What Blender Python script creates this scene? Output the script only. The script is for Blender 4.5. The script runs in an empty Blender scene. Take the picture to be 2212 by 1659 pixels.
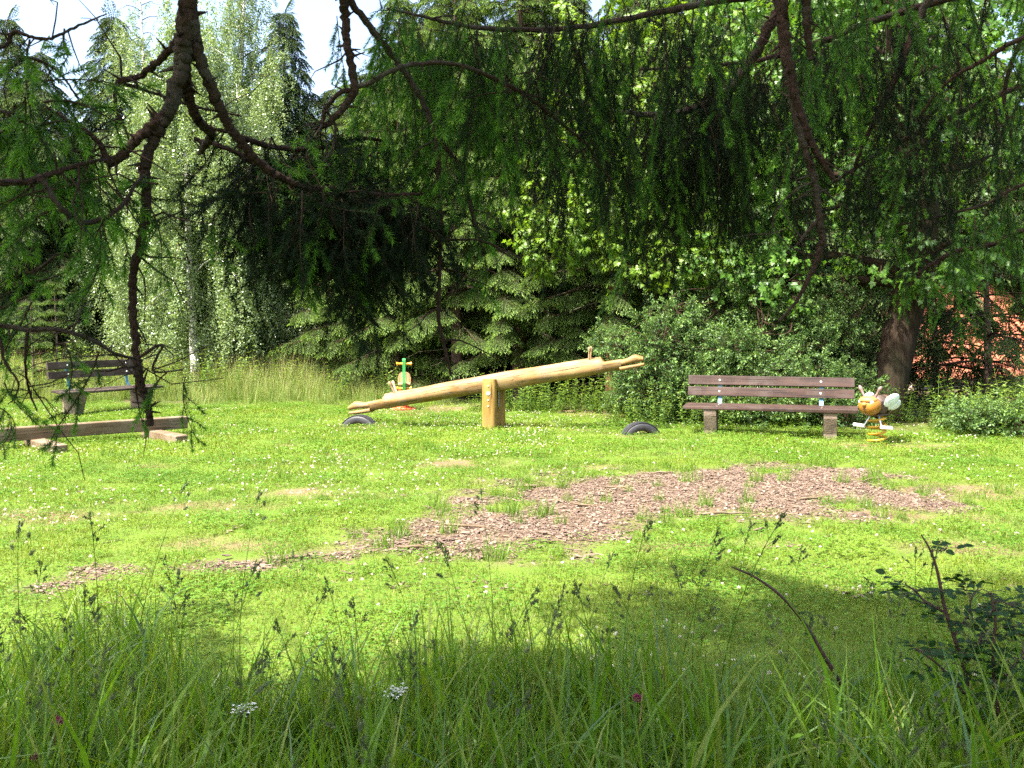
import bpy, math, random
import numpy as np
from mathutils import Vector, Matrix

random.seed(7)
RNG = np.random.default_rng(11)
PI = math.pi
sc = bpy.context.scene
COL = sc.collection

# ------------------------------------------------------------------ camera, sky, sun, exposure
CAM_H = 1.55
cam_d = bpy.data.cameras.new('camera')
cam = bpy.data.objects.new('camera', cam_d)
COL.objects.link(cam)
cam.location = (0, 0, CAM_H)
cam.rotation_euler = (PI / 2, 0, 0)
cam_d.sensor_width = 36
cam_d.lens = 2000 / 2212 * 36
cam_d.shift_y = -130.5 / 2212
cam_d.clip_start = 0.05
cam_d.clip_end = 3000
cam_d.dof.use_dof = True
cam_d.dof.focus_distance = 11.0
cam_d.dof.aperture_fstop = 13.0
sc.camera = cam

SUN_EL = math.radians(60)
TO_SUN = Vector((-0.76 * math.cos(SUN_EL), -0.65 * math.cos(SUN_EL), math.sin(SUN_EL)))
world = bpy.data.worlds.new('World')
sc.world = world
world.use_nodes = True
wn = world.node_tree
sky = wn.nodes.new('ShaderNodeTexSky')
sky.sky_type = 'NISHITA'
sky.sun_disc = False
sky.sun_elevation = SUN_EL
sky.sun_rotation = math.atan2(TO_SUN.x, TO_SUN.y)
sky.dust_density = 5.0
sky.air_density = 1.0
sky.ozone_density = 1.0
bg = wn.nodes['Background']
bg.inputs['Strength'].default_value = 0.125
wn.links.new(sky.outputs[0], bg.inputs['Color'])

sun_d = bpy.data.lights.new('sun', 'SUN')
sun_d.energy = 5.0
sun_d.angle = math.radians(0.53)
sun_d.color = (1.0, 0.95, 0.86)
sun = bpy.data.objects.new('sun', sun_d)
COL.objects.link(sun)
sun.rotation_euler = (-TO_SUN).to_track_quat('-Z', 'Y').to_euler()
sun.location = (-6, -8, 20)

sc.view_settings.view_transform = 'Standard'
sc.view_settings.look = 'None'
sc.view_settings.exposure = 2.32
sc.view_settings.gamma = 1.0
sc.render.engine = 'CYCLES'
sc.cycles.max_bounces = 5
sc.cycles.diffuse_bounces = 3
sc.cycles.glossy_bounces = 2
sc.cycles.transmission_bounces = 4
sc.cycles.use_denoising = False
world.cycles.sampling_method = 'NONE'
sc.cycles.sample_clamp_indirect = 6.0


# ------------------------------------------------------------------ helpers
def P(u, v, d):
    """a point at depth d metres whose direction is that of the 2212-wide picture's (u, v)"""
    return np.array([(u - 1106) / 2000 * d, d, CAM_H - (v - 699) / 2000 * d])


def hash2(ix, iy, s):
    n = (ix * 374761393 + iy * 668265263 + s * 974634541) & 0xFFFFFFFF
    n = ((n ^ (n >> 13)) * 1274126177) & 0xFFFFFFFF
    return ((n ^ (n >> 16)) & 0xFFFF) / 65535.0


def vnoise(x, y, s=0):
    x = np.asarray(x, float); y = np.asarray(y, float)
    ix = np.floor(x).astype(np.int64); iy = np.floor(y).astype(np.int64)
    fx = x - ix; fy = y - iy
    fx = fx * fx * (3 - 2 * fx); fy = fy * fy * (3 - 2 * fy)
    a = hash2(ix, iy, s); b = hash2(ix + 1, iy, s); c = hash2(ix, iy + 1, s); d = hash2(ix + 1, iy + 1, s)
    return (a * (1 - fx) + b * fx) * (1 - fy) + (c * (1 - fx) + d * fx) * fy


def fbm(x, y, s=0, o=3):
    t = 0; a = 0.5; n = 0
    for k in range(o):
        t = t + a * vnoise(np.asarray(x) * 2 ** k, np.asarray(y) * 2 ** k, s + k); n += a; a *= 0.5
    return t / n


def gz(x, y):
    x = np.asarray(x, float); y = np.asarray(y, float)
    near = np.clip((y + 5) / 20, 0, 1)
    h = (fbm(x * 0.35, y * 0.35, 3) - 0.5) * 0.14 + (fbm(x * 1.6, y * 1.6, 9) - 0.5) * 0.035
    return h * (0.4 + 0.6 * near)


class MB:
    def __init__(s):
        s.v = []; s.t = []; s.f = []; s.n = 0

    def add(s, verts, faces, mat=0, tone=0.0, smooth=True):
        verts = np.asarray(verts, np.float64).reshape(-1, 3)
        faces = np.asarray(faces, np.int64)
        s.v.append(verts)
        tn = np.empty(len(verts)); tn[:] = tone
        s.t.append(tn)
        s.f.append((faces + s.n, mat, smooth))
        s.n += len(verts)

    def mesh(s, name, mats):
        me = bpy.data.meshes.new(name)
        V = np.concatenate(s.v); me.vertices.add(len(V)); me.vertices.foreach_set('co', V.ravel())
        loops = np.concatenate([f.ravel() for f, m, sm in s.f])
        tot = np.concatenate([np.full(len(f), f.shape[1]) for f, m, sm in s.f])
        mi = np.concatenate([np.full(len(f), m) for f, m, sm in s.f])
        smo = np.concatenate([np.full(len(f), sm) for f, m, sm in s.f])
        start = np.concatenate([[0], np.cumsum(tot)[:-1]])
        me.loops.add(len(loops)); me.loops.foreach_set('vertex_index', loops.astype(np.int32))
        me.polygons.add(len(tot)); me.polygons.foreach_set('loop_start', start.astype(np.int32))
        me.polygons.foreach_set('material_index', mi.astype(np.int32))
        me.polygons.foreach_set('use_smooth', smo.astype(bool))
        at = me.attributes.new('tone', 'FLOAT', 'POINT')
        at.data.foreach_set('value', np.concatenate(s.t).astype(np.float32))
        me.update(calc_edges=True)
        for m in (mats if isinstance(mats, (list, tuple)) else [mats]):
            me.materials.append(m)
        return me

    def obj(s, name, mats, parent=None):
        return link(name, s.mesh(name, mats), parent)


def link(name, data, parent=None):
    o = bpy.data.objects.new(name, data)
    COL.objects.link(o)
    if parent is not None:
        o.parent = parent
    return o


def tag(o, label=None, cat=None, group=None, kind=None):
    if label: o['label'] = label
    if cat: o['category'] = cat
    if group: o['group'] = group
    if kind: o['kind'] = kind
    return o


def empty(name, loc, rz=0.0):
    o = bpy.data.objects.new(name, None)
    COL.objects.link(o)
    o.location = loc; o.rotation_euler = (0, 0, rz); o.empty_display_size = 0.2
    return o


def unit(a):
    a = np.asarray(a, float)
    return a / np.maximum(np.linalg.norm(a, axis=-1, keepdims=True), 1e-9)


def frames(pts):
    pts = np.asarray(pts, float)
    t = unit(np.gradient(pts, axis=0))
    ref = np.array([0.0, 0, 1.0]) if abs(t[0][2]) < 0.9 else np.array([1.0, 0, 0])
    N = []; n = unit(np.cross(t[0], ref))
    for k in range(len(pts)):
        n = n - t[k] * np.dot(n, t[k])
        n = unit(n); N.append(n)
    N = np.array(N)
    return t, N, np.cross(t, N)


def tube(mb, pts, rad, sides=6, mat=0, tone=0.0, cap=True, rough=0.0, seed=0):
    pts = np.asarray(pts, float); m = len(pts)
    rad = np.broadcast_to(np.asarray(rad, float), (m,))
    t, N, B = frames(pts)
    a = np.linspace(0, 2 * PI, sides, endpoint=False)
    r = rad[:, None] * np.ones((1, sides))
    if rough:
        r = r * (1 + rough * (np.random.default_rng(seed).random((m, sides)) - 0.5) * 2)
    ring = pts[:, None] + r[..., None] * (np.cos(a)[None, :, None] * N[:, None] + np.sin(a)[None, :, None] * B[:, None])
    V = ring.reshape(-1, 3)
    i = np.arange(m - 1)[:, None] * sides; j = np.arange(sides)[None]; j2 = (j + 1) % sides
    F = np.stack([i + j, i + j2, i + sides + j2, i + sides + j], -1).reshape(-1, 4)
    mb.add(V, F, mat, tone)
    if cap:
        for e, k in ((0, 0), (m - 1, (m - 1) * sides)):
            c = pts[e]
            VV = np.vstack([V[k:k + sides], c[None]])
            FF = np.stack([np.arange(sides), (np.arange(sides) + 1) % sides, np.full(sides, sides)], -1)
            if e == 0: FF = FF[:, ::-1]
            mb.add(VV, FF, mat, tone)


def smooth_path(pts, n=8):
    """Catmull-Rom through the points, n samples a span (extra columns such as radius ride along)"""
    p = np.asarray(pts, float)
    p = np.vstack([2 * p[0] - p[1], p, 2 * p[-1] - p[-2]])
    out = []
    for k in range(1, len(p) - 2):
        for s in np.linspace(0, 1, n, endpoint=False):
            a, b, c, d = p[k - 1], p[k], p[k + 1], p[k + 2]
            out.append(0.5 * (2 * b + (c - a) * s + (2 * a - 5 * b + 4 * c - d) * s * s + (3 * b - a - 3 * c + d) * s ** 3))
    out.append(p[-2])
    return np.array(out)


# ------------------------------------------------------------------ materials
def new_mat(name):
    m = bpy.data.materials.new(name); m.use_nodes = True
    nt = m.node_tree
    return m, nt, nt.nodes['Principled BSDF'], nt.nodes['Material Output']


def N_(nt, t, **kw):
    n = nt.nodes.new(t)
    for k, v in kw.items(): setattr(n, k, v)
    return n


def mixc(nt, fac, a, b, blend='MIX'):
    n = nt.nodes.new('ShaderNodeMix'); n.data_type = 'RGBA'; n.blend_type = blend
    for s, v in ((n.inputs[0], fac), (n.inputs[6], a), (n.inputs[7], b)):
        if hasattr(v, 'is_linked') or isinstance(v, bpy.types.NodeSocket): nt.links.new(v, s)
        elif isinstance(v, (tuple, list)): s.default_value = (*v, 1) if len(v) == 3 else v
        else: s.default_value = v
    return n.outputs[2]


def ramp(nt, src, stops):
    r = nt.nodes.new('ShaderNodeValToRGB'); nt.links.new(src, r.inputs[0])
    e = r.color_ramp.elements
    while len(e) < len(stops): e.new(0.5)
    for k, (p, c) in enumerate(stops):
        e[k].position = p
        e[k].color = (c, c, c, 1) if not isinstance(c, tuple) else (*c, 1)
    return r.outputs[0]


def noise(nt, scale, detail=3, coord='Object', stretch=None, rough=0.5):
    tc = nt.nodes.new('ShaderNodeTexCoord'); src = tc.outputs[coord]
    oi = nt.nodes.new('ShaderNodeObjectInfo')
    vm = nt.nodes.new('ShaderNodeVectorMath'); vm.operation = 'MULTIPLY_ADD'
    nt.links.new(oi.outputs['Random'], vm.inputs[0]); vm.inputs[1].default_value = (31, 17, 23)
    nt.links.new(src, vm.inputs[2]); src = vm.outputs[0]
    if stretch:
        mp = nt.nodes.new('ShaderNodeMapping'); mp.inputs['Scale'].default_value = stretch
        nt.links.new(src, mp.inputs[0]); src = mp.outputs[0]
    n = nt.nodes.new('ShaderNodeTexNoise'); n.inputs['Scale'].default_value = scale
    n.inputs['Detail'].default_value = detail; n.inputs['Roughness'].default_value = rough
    nt.links.new(src, n.inputs['Vector'])
    return n.outputs[0]


def bump(nt, bs, h, strength=0.4, dist=0.01):
    b = nt.nodes.new('ShaderNodeBump'); b.inputs['Strength'].default_value = strength
    b.inputs['Distance'].default_value = dist
    nt.links.new(h, b.inputs['Height']); nt.links.new(b.outputs[0], bs.inputs['Normal'])


def leaf_mat(name, dark, light, tip=None, trans=0.35, rough=0.5, spec=0.3, tcol=(1.25, 1.2, 0.5), joined=False, patch=None):
    m, nt, bs, out = new_mat(name)
    oi = nt.nodes.new('ShaderNodeObjectInfo')
    rnd = oi.outputs['Random']
    if joined: rnd = N_(nt, 'ShaderNodeAttribute', attribute_name='rnd').outputs['Fac']
    c = mixc(nt, rnd, dark, light)
    nz = noise(nt, 30.0, 2, 'Object')
    c = mixc(nt, ramp(nt, nz, [(0.35, 0.0), (0.7, 0.55)]), c, tuple(x * 0.62 for x in dark))
    if patch:
        ge = nt.nodes.new('ShaderNodeNewGeometry')
        for sc_, col_, lo, hi in ((0.55, patch[0], 0.48, 0.66), (1.9, patch[1], 0.50, 0.66)):
            n_ = nt.nodes.new('ShaderNodeTexNoise'); n_.inputs['Scale'].default_value = sc_; n_.inputs['Detail'].default_value = 4
            nt.links.new(ge.outputs['Position'], n_.inputs['Vector'])
            c = mixc(nt, ramp(nt, n_.outputs[0], [(lo, 0.0), (hi, 0.75)]), c, col_)
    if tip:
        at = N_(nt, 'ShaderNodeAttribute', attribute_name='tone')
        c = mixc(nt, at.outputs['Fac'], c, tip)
    nt.links.new(c, bs.inputs['Base Color'])
    bs.inputs['Roughness'].default_value = rough
    bs.inputs['Specular IOR Level'].default_value = spec
    tr = nt.nodes.new('ShaderNodeBsdfTranslucent')
    nt.links.new(mixc(nt, 1.0, c, tcol, 'MULTIPLY'), tr.inputs['Color'])
    mx = nt.nodes.new('ShaderNodeMixShader'); mx.inputs[0].default_value = trans
    nt.links.new(bs.outputs[0], mx.inputs[1]); nt.links.new(tr.outputs[0], mx.inputs[2])
    nt.links.new(mx.outputs[0], out.inputs['Surface'])
    return m


def plain_mat(name, col, rough=0.6, spec=0.4, var=0.25, scale=9.0, bmp=0.2, metal=0.0, dist=0.004):
    m, nt, bs, out = new_mat(name)
    nz = noise(nt, scale, 5, rough=0.65)
    c = mixc(nt, ramp(nt, nz, [(0.3, 0.0), (0.72, 1.0)]), tuple(x * (1 - var) for x in col), tuple(min(1, x * (1 + var)) for x in col))
    nt.links.new(c, bs.inputs['Base Color'])
    bs.inputs['Roughness'].default_value = rough; bs.inputs['Specular IOR Level'].default_value = spec
    bs.inputs['Metallic'].default_value = metal
    if bmp: bump(nt, bs, noise(nt, scale * 5, 4), bmp, dist)
    return m


def wood_mat(name, base, dark, pale, along=(1.0, 14, 14), scale=2.2, rough=0.65, crack=0.5, grey=None):
    m, nt, bs, out = new_mat(name)
    g = noise(nt, scale, 6, 'Object', along, 0.6)
    c = mixc(nt, ramp(nt, g, [(0.38, 0.0), (0.60, 1.0)]), dark, base)
    p = noise(nt, scale * 0.8, 3, 'Object')
    c = mixc(nt, ramp(nt, p, [(0.45, 0.0), (0.7, 0.75)]), c, pale)
    if grey:
        q = noise(nt, 3.1, 5, 'Object', None, 0.7)
        c = mixc(nt, ramp(nt, q, [(0.48, 0.0), (0.62, 0.8)]), c, grey)
    k = noise(nt, scale * 1.9, 4, 'Object', tuple(x * (0.45 if x == min(along) else 1.4) for x in along), 0.5)
    kk = ramp(nt, k, [(0.33, 0.0), (0.40, 1.0)])
    c = mixc(nt, kk, tuple(x * crack * 0.5 for x in dark), c)
    nt.links.new(c, bs.inputs['Base Color'])
    bs.inputs['Roughness'].default_value = rough; bs.inputs['Specular IOR Level'].default_value = 0.3
    mth = nt.nodes.new('ShaderNodeMath'); mth.operation = 'MULTIPLY_ADD'
    nt.links.new(g, mth.inputs[0]); mth.inputs[1].default_value = 0.4; nt.links.new(kk, mth.inputs[2])
    bump(nt, bs, mth.outputs[0], 0.5, 0.006)
    return m


def bark_mat(name, dark, light, stretch=(6, 6, 1.2), scale=3.0, moss=None, strength=0.8, dist=0.02):
    m, nt, bs, out = new_mat(name)
    g = noise(nt, scale, 6, 'Object', stretch, 0.65)
    c = mixc(nt, ramp(nt, g, [(0.35, 0.0), (0.65, 1.0)]), dark, light)
    if moss:
        q = noise(nt, 2.2, 5, 'Object', None, 0.7)
        c = mixc(nt, ramp(nt, q, [(0.5, 0.0), (0.66, 0.8)]), c, moss)
    nt.links.new(c, bs.inputs['Base Color'])
    bs.inputs['Roughness'].default_value = 0.9; bs.inputs['Specular IOR Level'].default_value = 0.1
    bump(nt, bs, g, strength, dist)
    return m


M = {}
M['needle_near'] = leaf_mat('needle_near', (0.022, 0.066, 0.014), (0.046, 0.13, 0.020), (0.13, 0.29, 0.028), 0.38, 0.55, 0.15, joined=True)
M['needle_shaded'] = leaf_mat('needle_shaded', (0.006, 0.012, 0.007), (0.012, 0.022, 0.009), (0.022, 0.048, 0.012), 0.15, 0.7, 0.08, joined=True)  # same needles, near-black: the shade inside the boughs put into the colour
M['needle_mid'] = leaf_mat('needle_mid', (0.042, 0.092, 0.022), (0.072, 0.14, 0.030), (0.25, 0.37, 0.085), 0.34, 0.5, 0.3)
M['needle_far'] = leaf_mat('needle_far', (0.032, 0.066, 0.024), (0.058, 0.105, 0.034), (0.15, 0.22, 0.06), 0.28, 0.55, 0.25)
M['birch_leaf'] = leaf_mat('birch_leaf', (0.165, 0.245, 0.095), (0.245, 0.325, 0.15), None, 0.38, 0.30, 0.55)
M['maple_leaf'] = leaf_mat('maple_leaf', (0.055, 0.135, 0.018), (0.115, 0.235, 0.028), None, 0.48, 0.38, 0.4)
M['maple_bright'] = leaf_mat('maple_bright', (0.10, 0.19, 0.018), (0.17, 0.28, 0.028), None, 0.5, 0.38, 0.4)
M['shrub_leaf'] = leaf_mat('shrub_leaf', (0.034, 0.085, 0.020), (0.072, 0.145, 0.034), (0.14, 0.235, 0.06), 0.34, 0.45, 0.3)
M['herb_leaf'] = leaf_mat('herb_leaf', (0.065, 0.135, 0.022), (0.12, 0.205, 0.035), (0.18, 0.25, 0.04), 0.4, 0.45, 0.35)
M['rose_leaf'] = leaf_mat('rose_leaf', (0.022, 0.062, 0.014), (0.045, 0.11, 0.020), None, 0.36, 0.55, 0.2)
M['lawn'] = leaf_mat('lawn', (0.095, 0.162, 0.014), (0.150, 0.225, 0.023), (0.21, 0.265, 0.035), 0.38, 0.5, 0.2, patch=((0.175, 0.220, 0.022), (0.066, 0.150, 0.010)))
M['lawn_dry'] = leaf_mat('lawn_dry', (0.26, 0.24, 0.09), (0.36, 0.31, 0.14), None, 0.25, 0.6, 0.2)
M['clover_leaf'] = leaf_mat('clover_leaf', (0.072, 0.168, 0.014), (0.12, 0.235, 0.022), None, 0.35, 0.5, 0.2, patch=((0.14, 0.22, 0.022), (0.050, 0.13, 0.012)))
M['tall_grass'] = leaf_mat('tall_grass', (0.090, 0.205, 0.013), (0.16, 0.30, 0.020), (0.21, 0.31, 0.03), 0.52, 0.40, 0.45, joined=True)
M['blue_grass'] = leaf_mat('blue_grass', (0.070, 0.15, 0.038), (0.115, 0.205, 0.055), None, 0.3, 0.4, 0.5, joined=True)
M['seed_head'] = leaf_mat('seed_head', (0.080, 0.110, 0.050), (0.13, 0.155, 0.07), None, 0.3, 0.7, 0.2, joined=True)
M['pale_grass'] = leaf_mat('pale_grass', (0.13, 0.20, 0.022), (0.20, 0.27, 0.035), (0.25, 0.28, 0.05), 0.45, 0.45, 0.35, joined=True)
M['straw'] = leaf_mat('straw', (0.22, 0.17, 0.08), (0.32, 0.25, 0.13), None, 0.25, 0.6, 0.25, joined=True)
M['tuft_grass'] = leaf_mat('tuft_grass', (0.085, 0.170, 0.016), (0.14, 0.245, 0.026), (0.2, 0.28, 0.04), 0.42, 0.42, 0.4)
M['meadow'] = leaf_mat('meadow', (0.105, 0.185, 0.026), (0.17, 0.255, 0.045), (0.30, 0.31, 0.12), 0.4, 0.5, 0.3)
M['twig'] = bark_mat('twig', (0.022, 0.014, 0.009), (0.050, 0.032, 0.020), (20, 20, 20), 6, None, 0.3, 0.003)
M['spruce_branch'] = bark_mat('spruce_branch', (0.020, 0.011, 0.009), (0.062, 0.036, 0.026), (14, 14, 14), 9, (0.070, 0.066, 0.050), 1.0, 0.012)
M['spruce_bark'] = bark_mat('spruce_bark', (0.05, 0.032, 0.024), (0.14, 0.10, 0.08), (5, 5, 1.5), 4)
M['maple_bark'] = bark_mat('maple_bark', (0.012, 0.008, 0.0055), (0.036, 0.024, 0.015), (7, 7, 1.2), 3.2, (0.023, 0.024, 0.012), 0.9, 0.03)
M['pine_bark'] = bark_mat('pine_bark', (0.09, 0.04, 0.02), (0.22, 0.11, 0.06), (6, 6, 1.5), 4)
M['dead_twig'] = bark_mat('dead_twig', (0.10, 0.075, 0.055), (0.22, 0.17, 0.13), (9, 9, 9), 7)
M['wood_golden'] = wood_mat('wood_golden', (0.225, 0.130, 0.038), (0.125, 0.062, 0.015), (0.28, 0.195, 0.092), crack=0.3, grey=(0.19, 0.135, 0.075))
M['wood_post'] = wood_mat('wood_post', (0.24, 0.145, 0.028), (0.155, 0.082, 0.016), (0.26, 0.18, 0.06), (14, 14, 1.0), crack=0.35)
M['wood_peg'] = wood_mat('wood_peg', (0.34, 0.22, 0.11), (0.20, 0.12, 0.06), (0.45, 0.36, 0.24), (14, 14, 1.0))
M['bench_plank'] = wood_mat('bench_plank', (0.038, 0.018, 0.012), (0.018, 0.009, 0.007), (0.060, 0.033, 0.024), (0.8, 18, 18), 2.0, 0.65, 0.4, (0.052, 0.036, 0.029))
M['bench_old'] = wood_mat('bench_old', (0.038, 0.024, 0.018), (0.019, 0.012, 0.009), (0.062, 0.044, 0.034), (0.8, 18, 18), 2.0, 0.6, 0.4, (0.08, 0.064, 0.054))
M['sleeper'] = wood_mat('sleeper', (0.125, 0.084, 0.045), (0.066, 0.042, 0.023), (0.175, 0.130, 0.080), (0.8, 16, 16), 2.0, 0.8, 0.4, (0.15, 0.12, 0.082))
M['concrete'] = plain_mat('concrete', (0.165, 0.125, 0.095), 0.9, 0.2, 0.4, 7.0, 0.7, 0, 0.01)
M['tyre'] = plain_mat('tyre', (0.024, 0.024, 0.027), 0.55, 0.45, 0.5, 9.0, 0.4)
M['steel_blue'] = plain_mat('steel_blue', (0.10, 0.26, 0.36), 0.5, 0.5, 0.2)
M['steel'] = plain_mat('steel', (0.50, 0.50, 0.50), 0.38, 0.5, 0.2, 20, 0.1, 0.8)
M['bolt'] = plain_mat('bolt', (0.55, 0.53, 0.49), 0.4, 0.5, 0.2, 40, 0.0, 0.6)
M['yellow_paint'] = plain_mat('yellow_paint', (0.40, 0.235, 0.010), 0.4, 0.5, 0.15, 12, 0.1)
M['bee_yellow'] = plain_mat('bee_yellow', (0.25, 0.105, 0.009), 0.5, 0.45, 0.3, 14, 0.5, 0, 0.008)
M['bee_brown'] = plain_mat('bee_brown', (0.055, 0.035, 0.026), 0.55, 0.4, 0.4, 14, 0.4)
M['bee_pink'] = plain_mat('bee_pink', (0.15, 0.095, 0.085), 0.5, 0.4, 0.2, 14, 0.2)
M['bee_orange'] = plain_mat('bee_orange', (0.36, 0.16, 0.04), 0.55, 0.4, 0.3, 14, 0.3)
M['wing_white'] = plain_mat('wing_white', (0.60, 0.66, 0.58), 0.5, 0.4, 0.18, 16, 0.3)
M['white_plastic'] = plain_mat('white_plastic', (0.78, 0.78, 0.74), 0.4, 0.5, 0.08, 12, 0.0)
M['black_paint'] = plain_mat('black_paint', (0.018, 0.018, 0.02), 0.45, 0.5, 0.2, 12, 0.0)
M['green_paint'] = plain_mat('green_paint', (0.035, 0.25, 0.055), 0.4, 0.5, 0.12, 12, 0.05)
M['rider_orange'] = plain_mat('rider_orange', (0.55, 0.25, 0.015), 0.35, 0.5, 0.1, 12, 0.05)
M['rider_seat'] = wood_mat('rider_seat', (0.42, 0.24, 0.11), (0.30, 0.16, 0.07), (0.48, 0.31, 0.17), (14, 14, 1.0))
M['red_paint'] = plain_mat('red_paint', (0.50, 0.085, 0.03), 0.45, 0.5, 0.2, 12, 0.1)
M['chip'] = None
M['tile'] = None
m, nt, bs, out = new_mat('chip')
oi = N_(nt, 'ShaderNodeAttribute', attribute_name='tone')
c = ramp(nt, oi.outputs['Fac'], [(0.0, (0.038, 0.025, 0.015)), (0.35, (0.105, 0.072, 0.045)), (0.75, (0.18, 0.133, 0.088)), (1.0, (0.38, 0.31, 0.22))])
c = mixc(nt, noise(nt, 40, 3), c, (0.12, 0.075, 0.055))
nt.links.new(c, bs.inputs['Base Color']); bs.inputs['Roughness'].default_value = 0.85
M['chip'] = m
m, nt, bs, out = new_mat('roof_tile')
oi = nt.nodes.new('ShaderNodeObjectInfo')
c = ramp(nt, oi.outputs['Random'], [(0.0, (0.30, 0.085, 0.040)), (1.0, (0.46, 0.155, 0.075))])
c = mixc(nt, ramp(nt, noise(nt, 7, 4), [(0.4, 0.0), (0.75, 0.7)]), c, (0.22, 0.075, 0.045))
nt.links.new(c, bs.inputs['Base Color']); bs.inputs['Roughness'].default_value = 0.8
M['tile'] = m
M['plaster'] = plain_mat('plaster', (0.55, 0.42, 0.33), 0.9, 0.2, 0.1, 4, 0.3)
m, nt, bs, out = new_mat('birch_bark')
nz = noise(nt, 3.0, 4, 'Object', (2.0, 2.0, 7.0), 0.6)
c = mixc(nt, ramp(nt, nz, [(0.40, 0.0), (0.47, 1.0)]), (0.05, 0.045, 0.04), (0.58, 0.55, 0.50))
nt.links.new(c, bs.inputs['Base Color']); bs.inputs['Roughness'].default_value = 0.7
M['birch_bark'] = m
M['white_flower'] = leaf_mat('white_flower', (0.62, 0.58, 0.46), (0.80, 0.76, 0.66), (0.60, 0.42, 0.36), 0.25, 0.6, 0.2, (1, 1, 0.9))
M['yarrow'] = leaf_mat('yarrow', (0.66, 0.66, 0.60), (0.80, 0.80, 0.76), None, 0.25, 0.6, 0.2, (1, 1, 1))
M['red_clover'] = leaf_mat('red_clover', (0.24, 0.03, 0.09), (0.34, 0.06, 0.15), None, 0.2, 0.6, 0.2, (1, 0.6, 0.8))
M['yellow_flower'] = leaf_mat('yellow_flower', (0.62, 0.48, 0.02), (0.75, 0.60, 0.03), None, 0.2, 0.5, 0.2, (1, 1, 0.5))
M['pink_flower'] = leaf_mat('pink_flower', (0.45, 0.28, 0.48), (0.62, 0.45, 0.62), None, 0.2, 0.5, 0.2, (1, 0.8, 1))


# ------------------------------------------------------------------ scattering by geometry nodes (for what nobody counts)
def scatter_group(name, meshes):
    ng = bpy.data.node_groups.new(name, 'GeometryNodeTree')
    ng.interface.new_socket('Geometry', in_out='INPUT', socket_type='NodeSocketGeometry')
    ng.interface.new_socket('Geometry', in_out='OUTPUT', socket_type='NodeSocketGeometry')
    gi = ng.nodes.new('NodeGroupInput'); go = ng.nodes.new('NodeGroupOutput')
    jn = ng.nodes.new('GeometryNodeJoinGeometry')
    for me in meshes:
        src = bpy.data.objects.new('source_' + me.name, me)
        oi = ng.nodes.new('GeometryNodeObjectInfo'); oi.inputs['Object'].default_value = src
        oi.inputs['As Instance'].default_value = False
        g2i = ng.nodes.new('GeometryNodeGeometryToInstance')
        ng.links.new(oi.outputs['Geometry'], g2i.inputs[0]); ng.links.new(g2i.outputs[0], jn.inputs[0])
    iop = ng.nodes.new('GeometryNodeInstanceOnPoints')
    ng.links.new(gi.outputs[0], iop.inputs['Points'])
    ng.links.new(jn.outputs[0], iop.inputs['Instance'])
    iop.inputs['Pick Instance'].default_value = True
    for nm, typ, sock in (('idx', 'INT', 'Instance Index'), ('rot', 'FLOAT_VECTOR', 'Rotation'), ('scl', 'FLOAT', 'Scale')):
        a = ng.nodes.new('GeometryNodeInputNamedAttribute'); a.data_type = typ
        a.inputs['Name'].default_value = nm
        o_ = [s for s in a.outputs if s.enabled and s.name == 'Attribute'][0]
        if nm == 'rot':
            e = ng.nodes.new('FunctionNodeEulerToRotation'); ng.links.new(o_, e.inputs[0]); o_ = e.outputs[0]
        ng.links.new(o_, iop.inputs[sock])
    ng.links.new(iop.outputs[0], go.inputs[0])
    ng['n'] = len(meshes)
    return ng


def scatter(name, ng, pts, rot, scl, idx=None, parent=None):
    pts = np.asarray(pts, np.float32); n = len(pts)
    me = bpy.data.meshes.new(name)
    me.vertices.add(n); me.vertices.foreach_set('co', pts.ravel())
    if idx is None: idx = RNG.integers(0, ng['n'], n)
    a = me.attributes.new('rot', 'FLOAT_VECTOR', 'POINT'); a.data.foreach_set('vector', np.asarray(rot, np.float32).ravel())
    a = me.attributes.new('scl', 'FLOAT', 'POINT'); a.data.foreach_set('value', np.broadcast_to(np.asarray(scl, np.float32), (n,)).copy())
    a = me.attributes.new('idx', 'INT', 'POINT'); a.data.foreach_set('value', np.asarray(idx, np.int32))
    o = link(name, me, parent)
    md = o.modifiers.new('scatter', 'NODES'); md.node_group = ng
    o['kind'] = 'stuff'
    return o


def join_copies(name, meshes, mats, pts, rot, scl, idx=None, parent=None):
    """like scatter, but every copy is written into one real mesh (much lighter to trace where copies overlap)"""
    from mathutils import Euler
    n = len(pts)
    if idx is None: idx = RNG.integers(0, len(meshes), n)
    rm = np.array([np.array(Euler(tuple(r)).to_matrix()) for r in rot]) * np.broadcast_to(np.asarray(scl, float), (n,))[:, None, None]
    out = MB(); rnd = []
    for k, mb in enumerate(meshes):
        sel = np.nonzero(np.asarray(idx) == k)[0]
        if not len(sel): continue
        V0 = np.concatenate(mb.v); T0 = np.concatenate(mb.t); nv = len(V0)
        V = np.einsum('kij,vj->kvi', rm[sel], V0) + np.asarray(pts)[sel][:, None]
        base = out.n
        out.v.append(V.reshape(-1, 3)); out.t.append(np.tile(T0, len(sel))); out.n += nv * len(sel)
        rnd.append(np.repeat(RNG.random(len(sel)), nv))
        offs = (np.arange(len(sel)) * nv)[:, None, None] + base
        for f, m_, sm in mb.f:
            out.f.append(((f[None] + offs).reshape(-1, f.shape[1]), m_, sm))
    me = out.mesh(name, mats)
    a = me.attributes.new('rnd', 'FLOAT', 'POINT'); a.data.foreach_set('value', np.concatenate(rnd).astype(np.float32))
    o = link(name, me, parent); o['kind'] = 'stuff'
    return o


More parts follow.
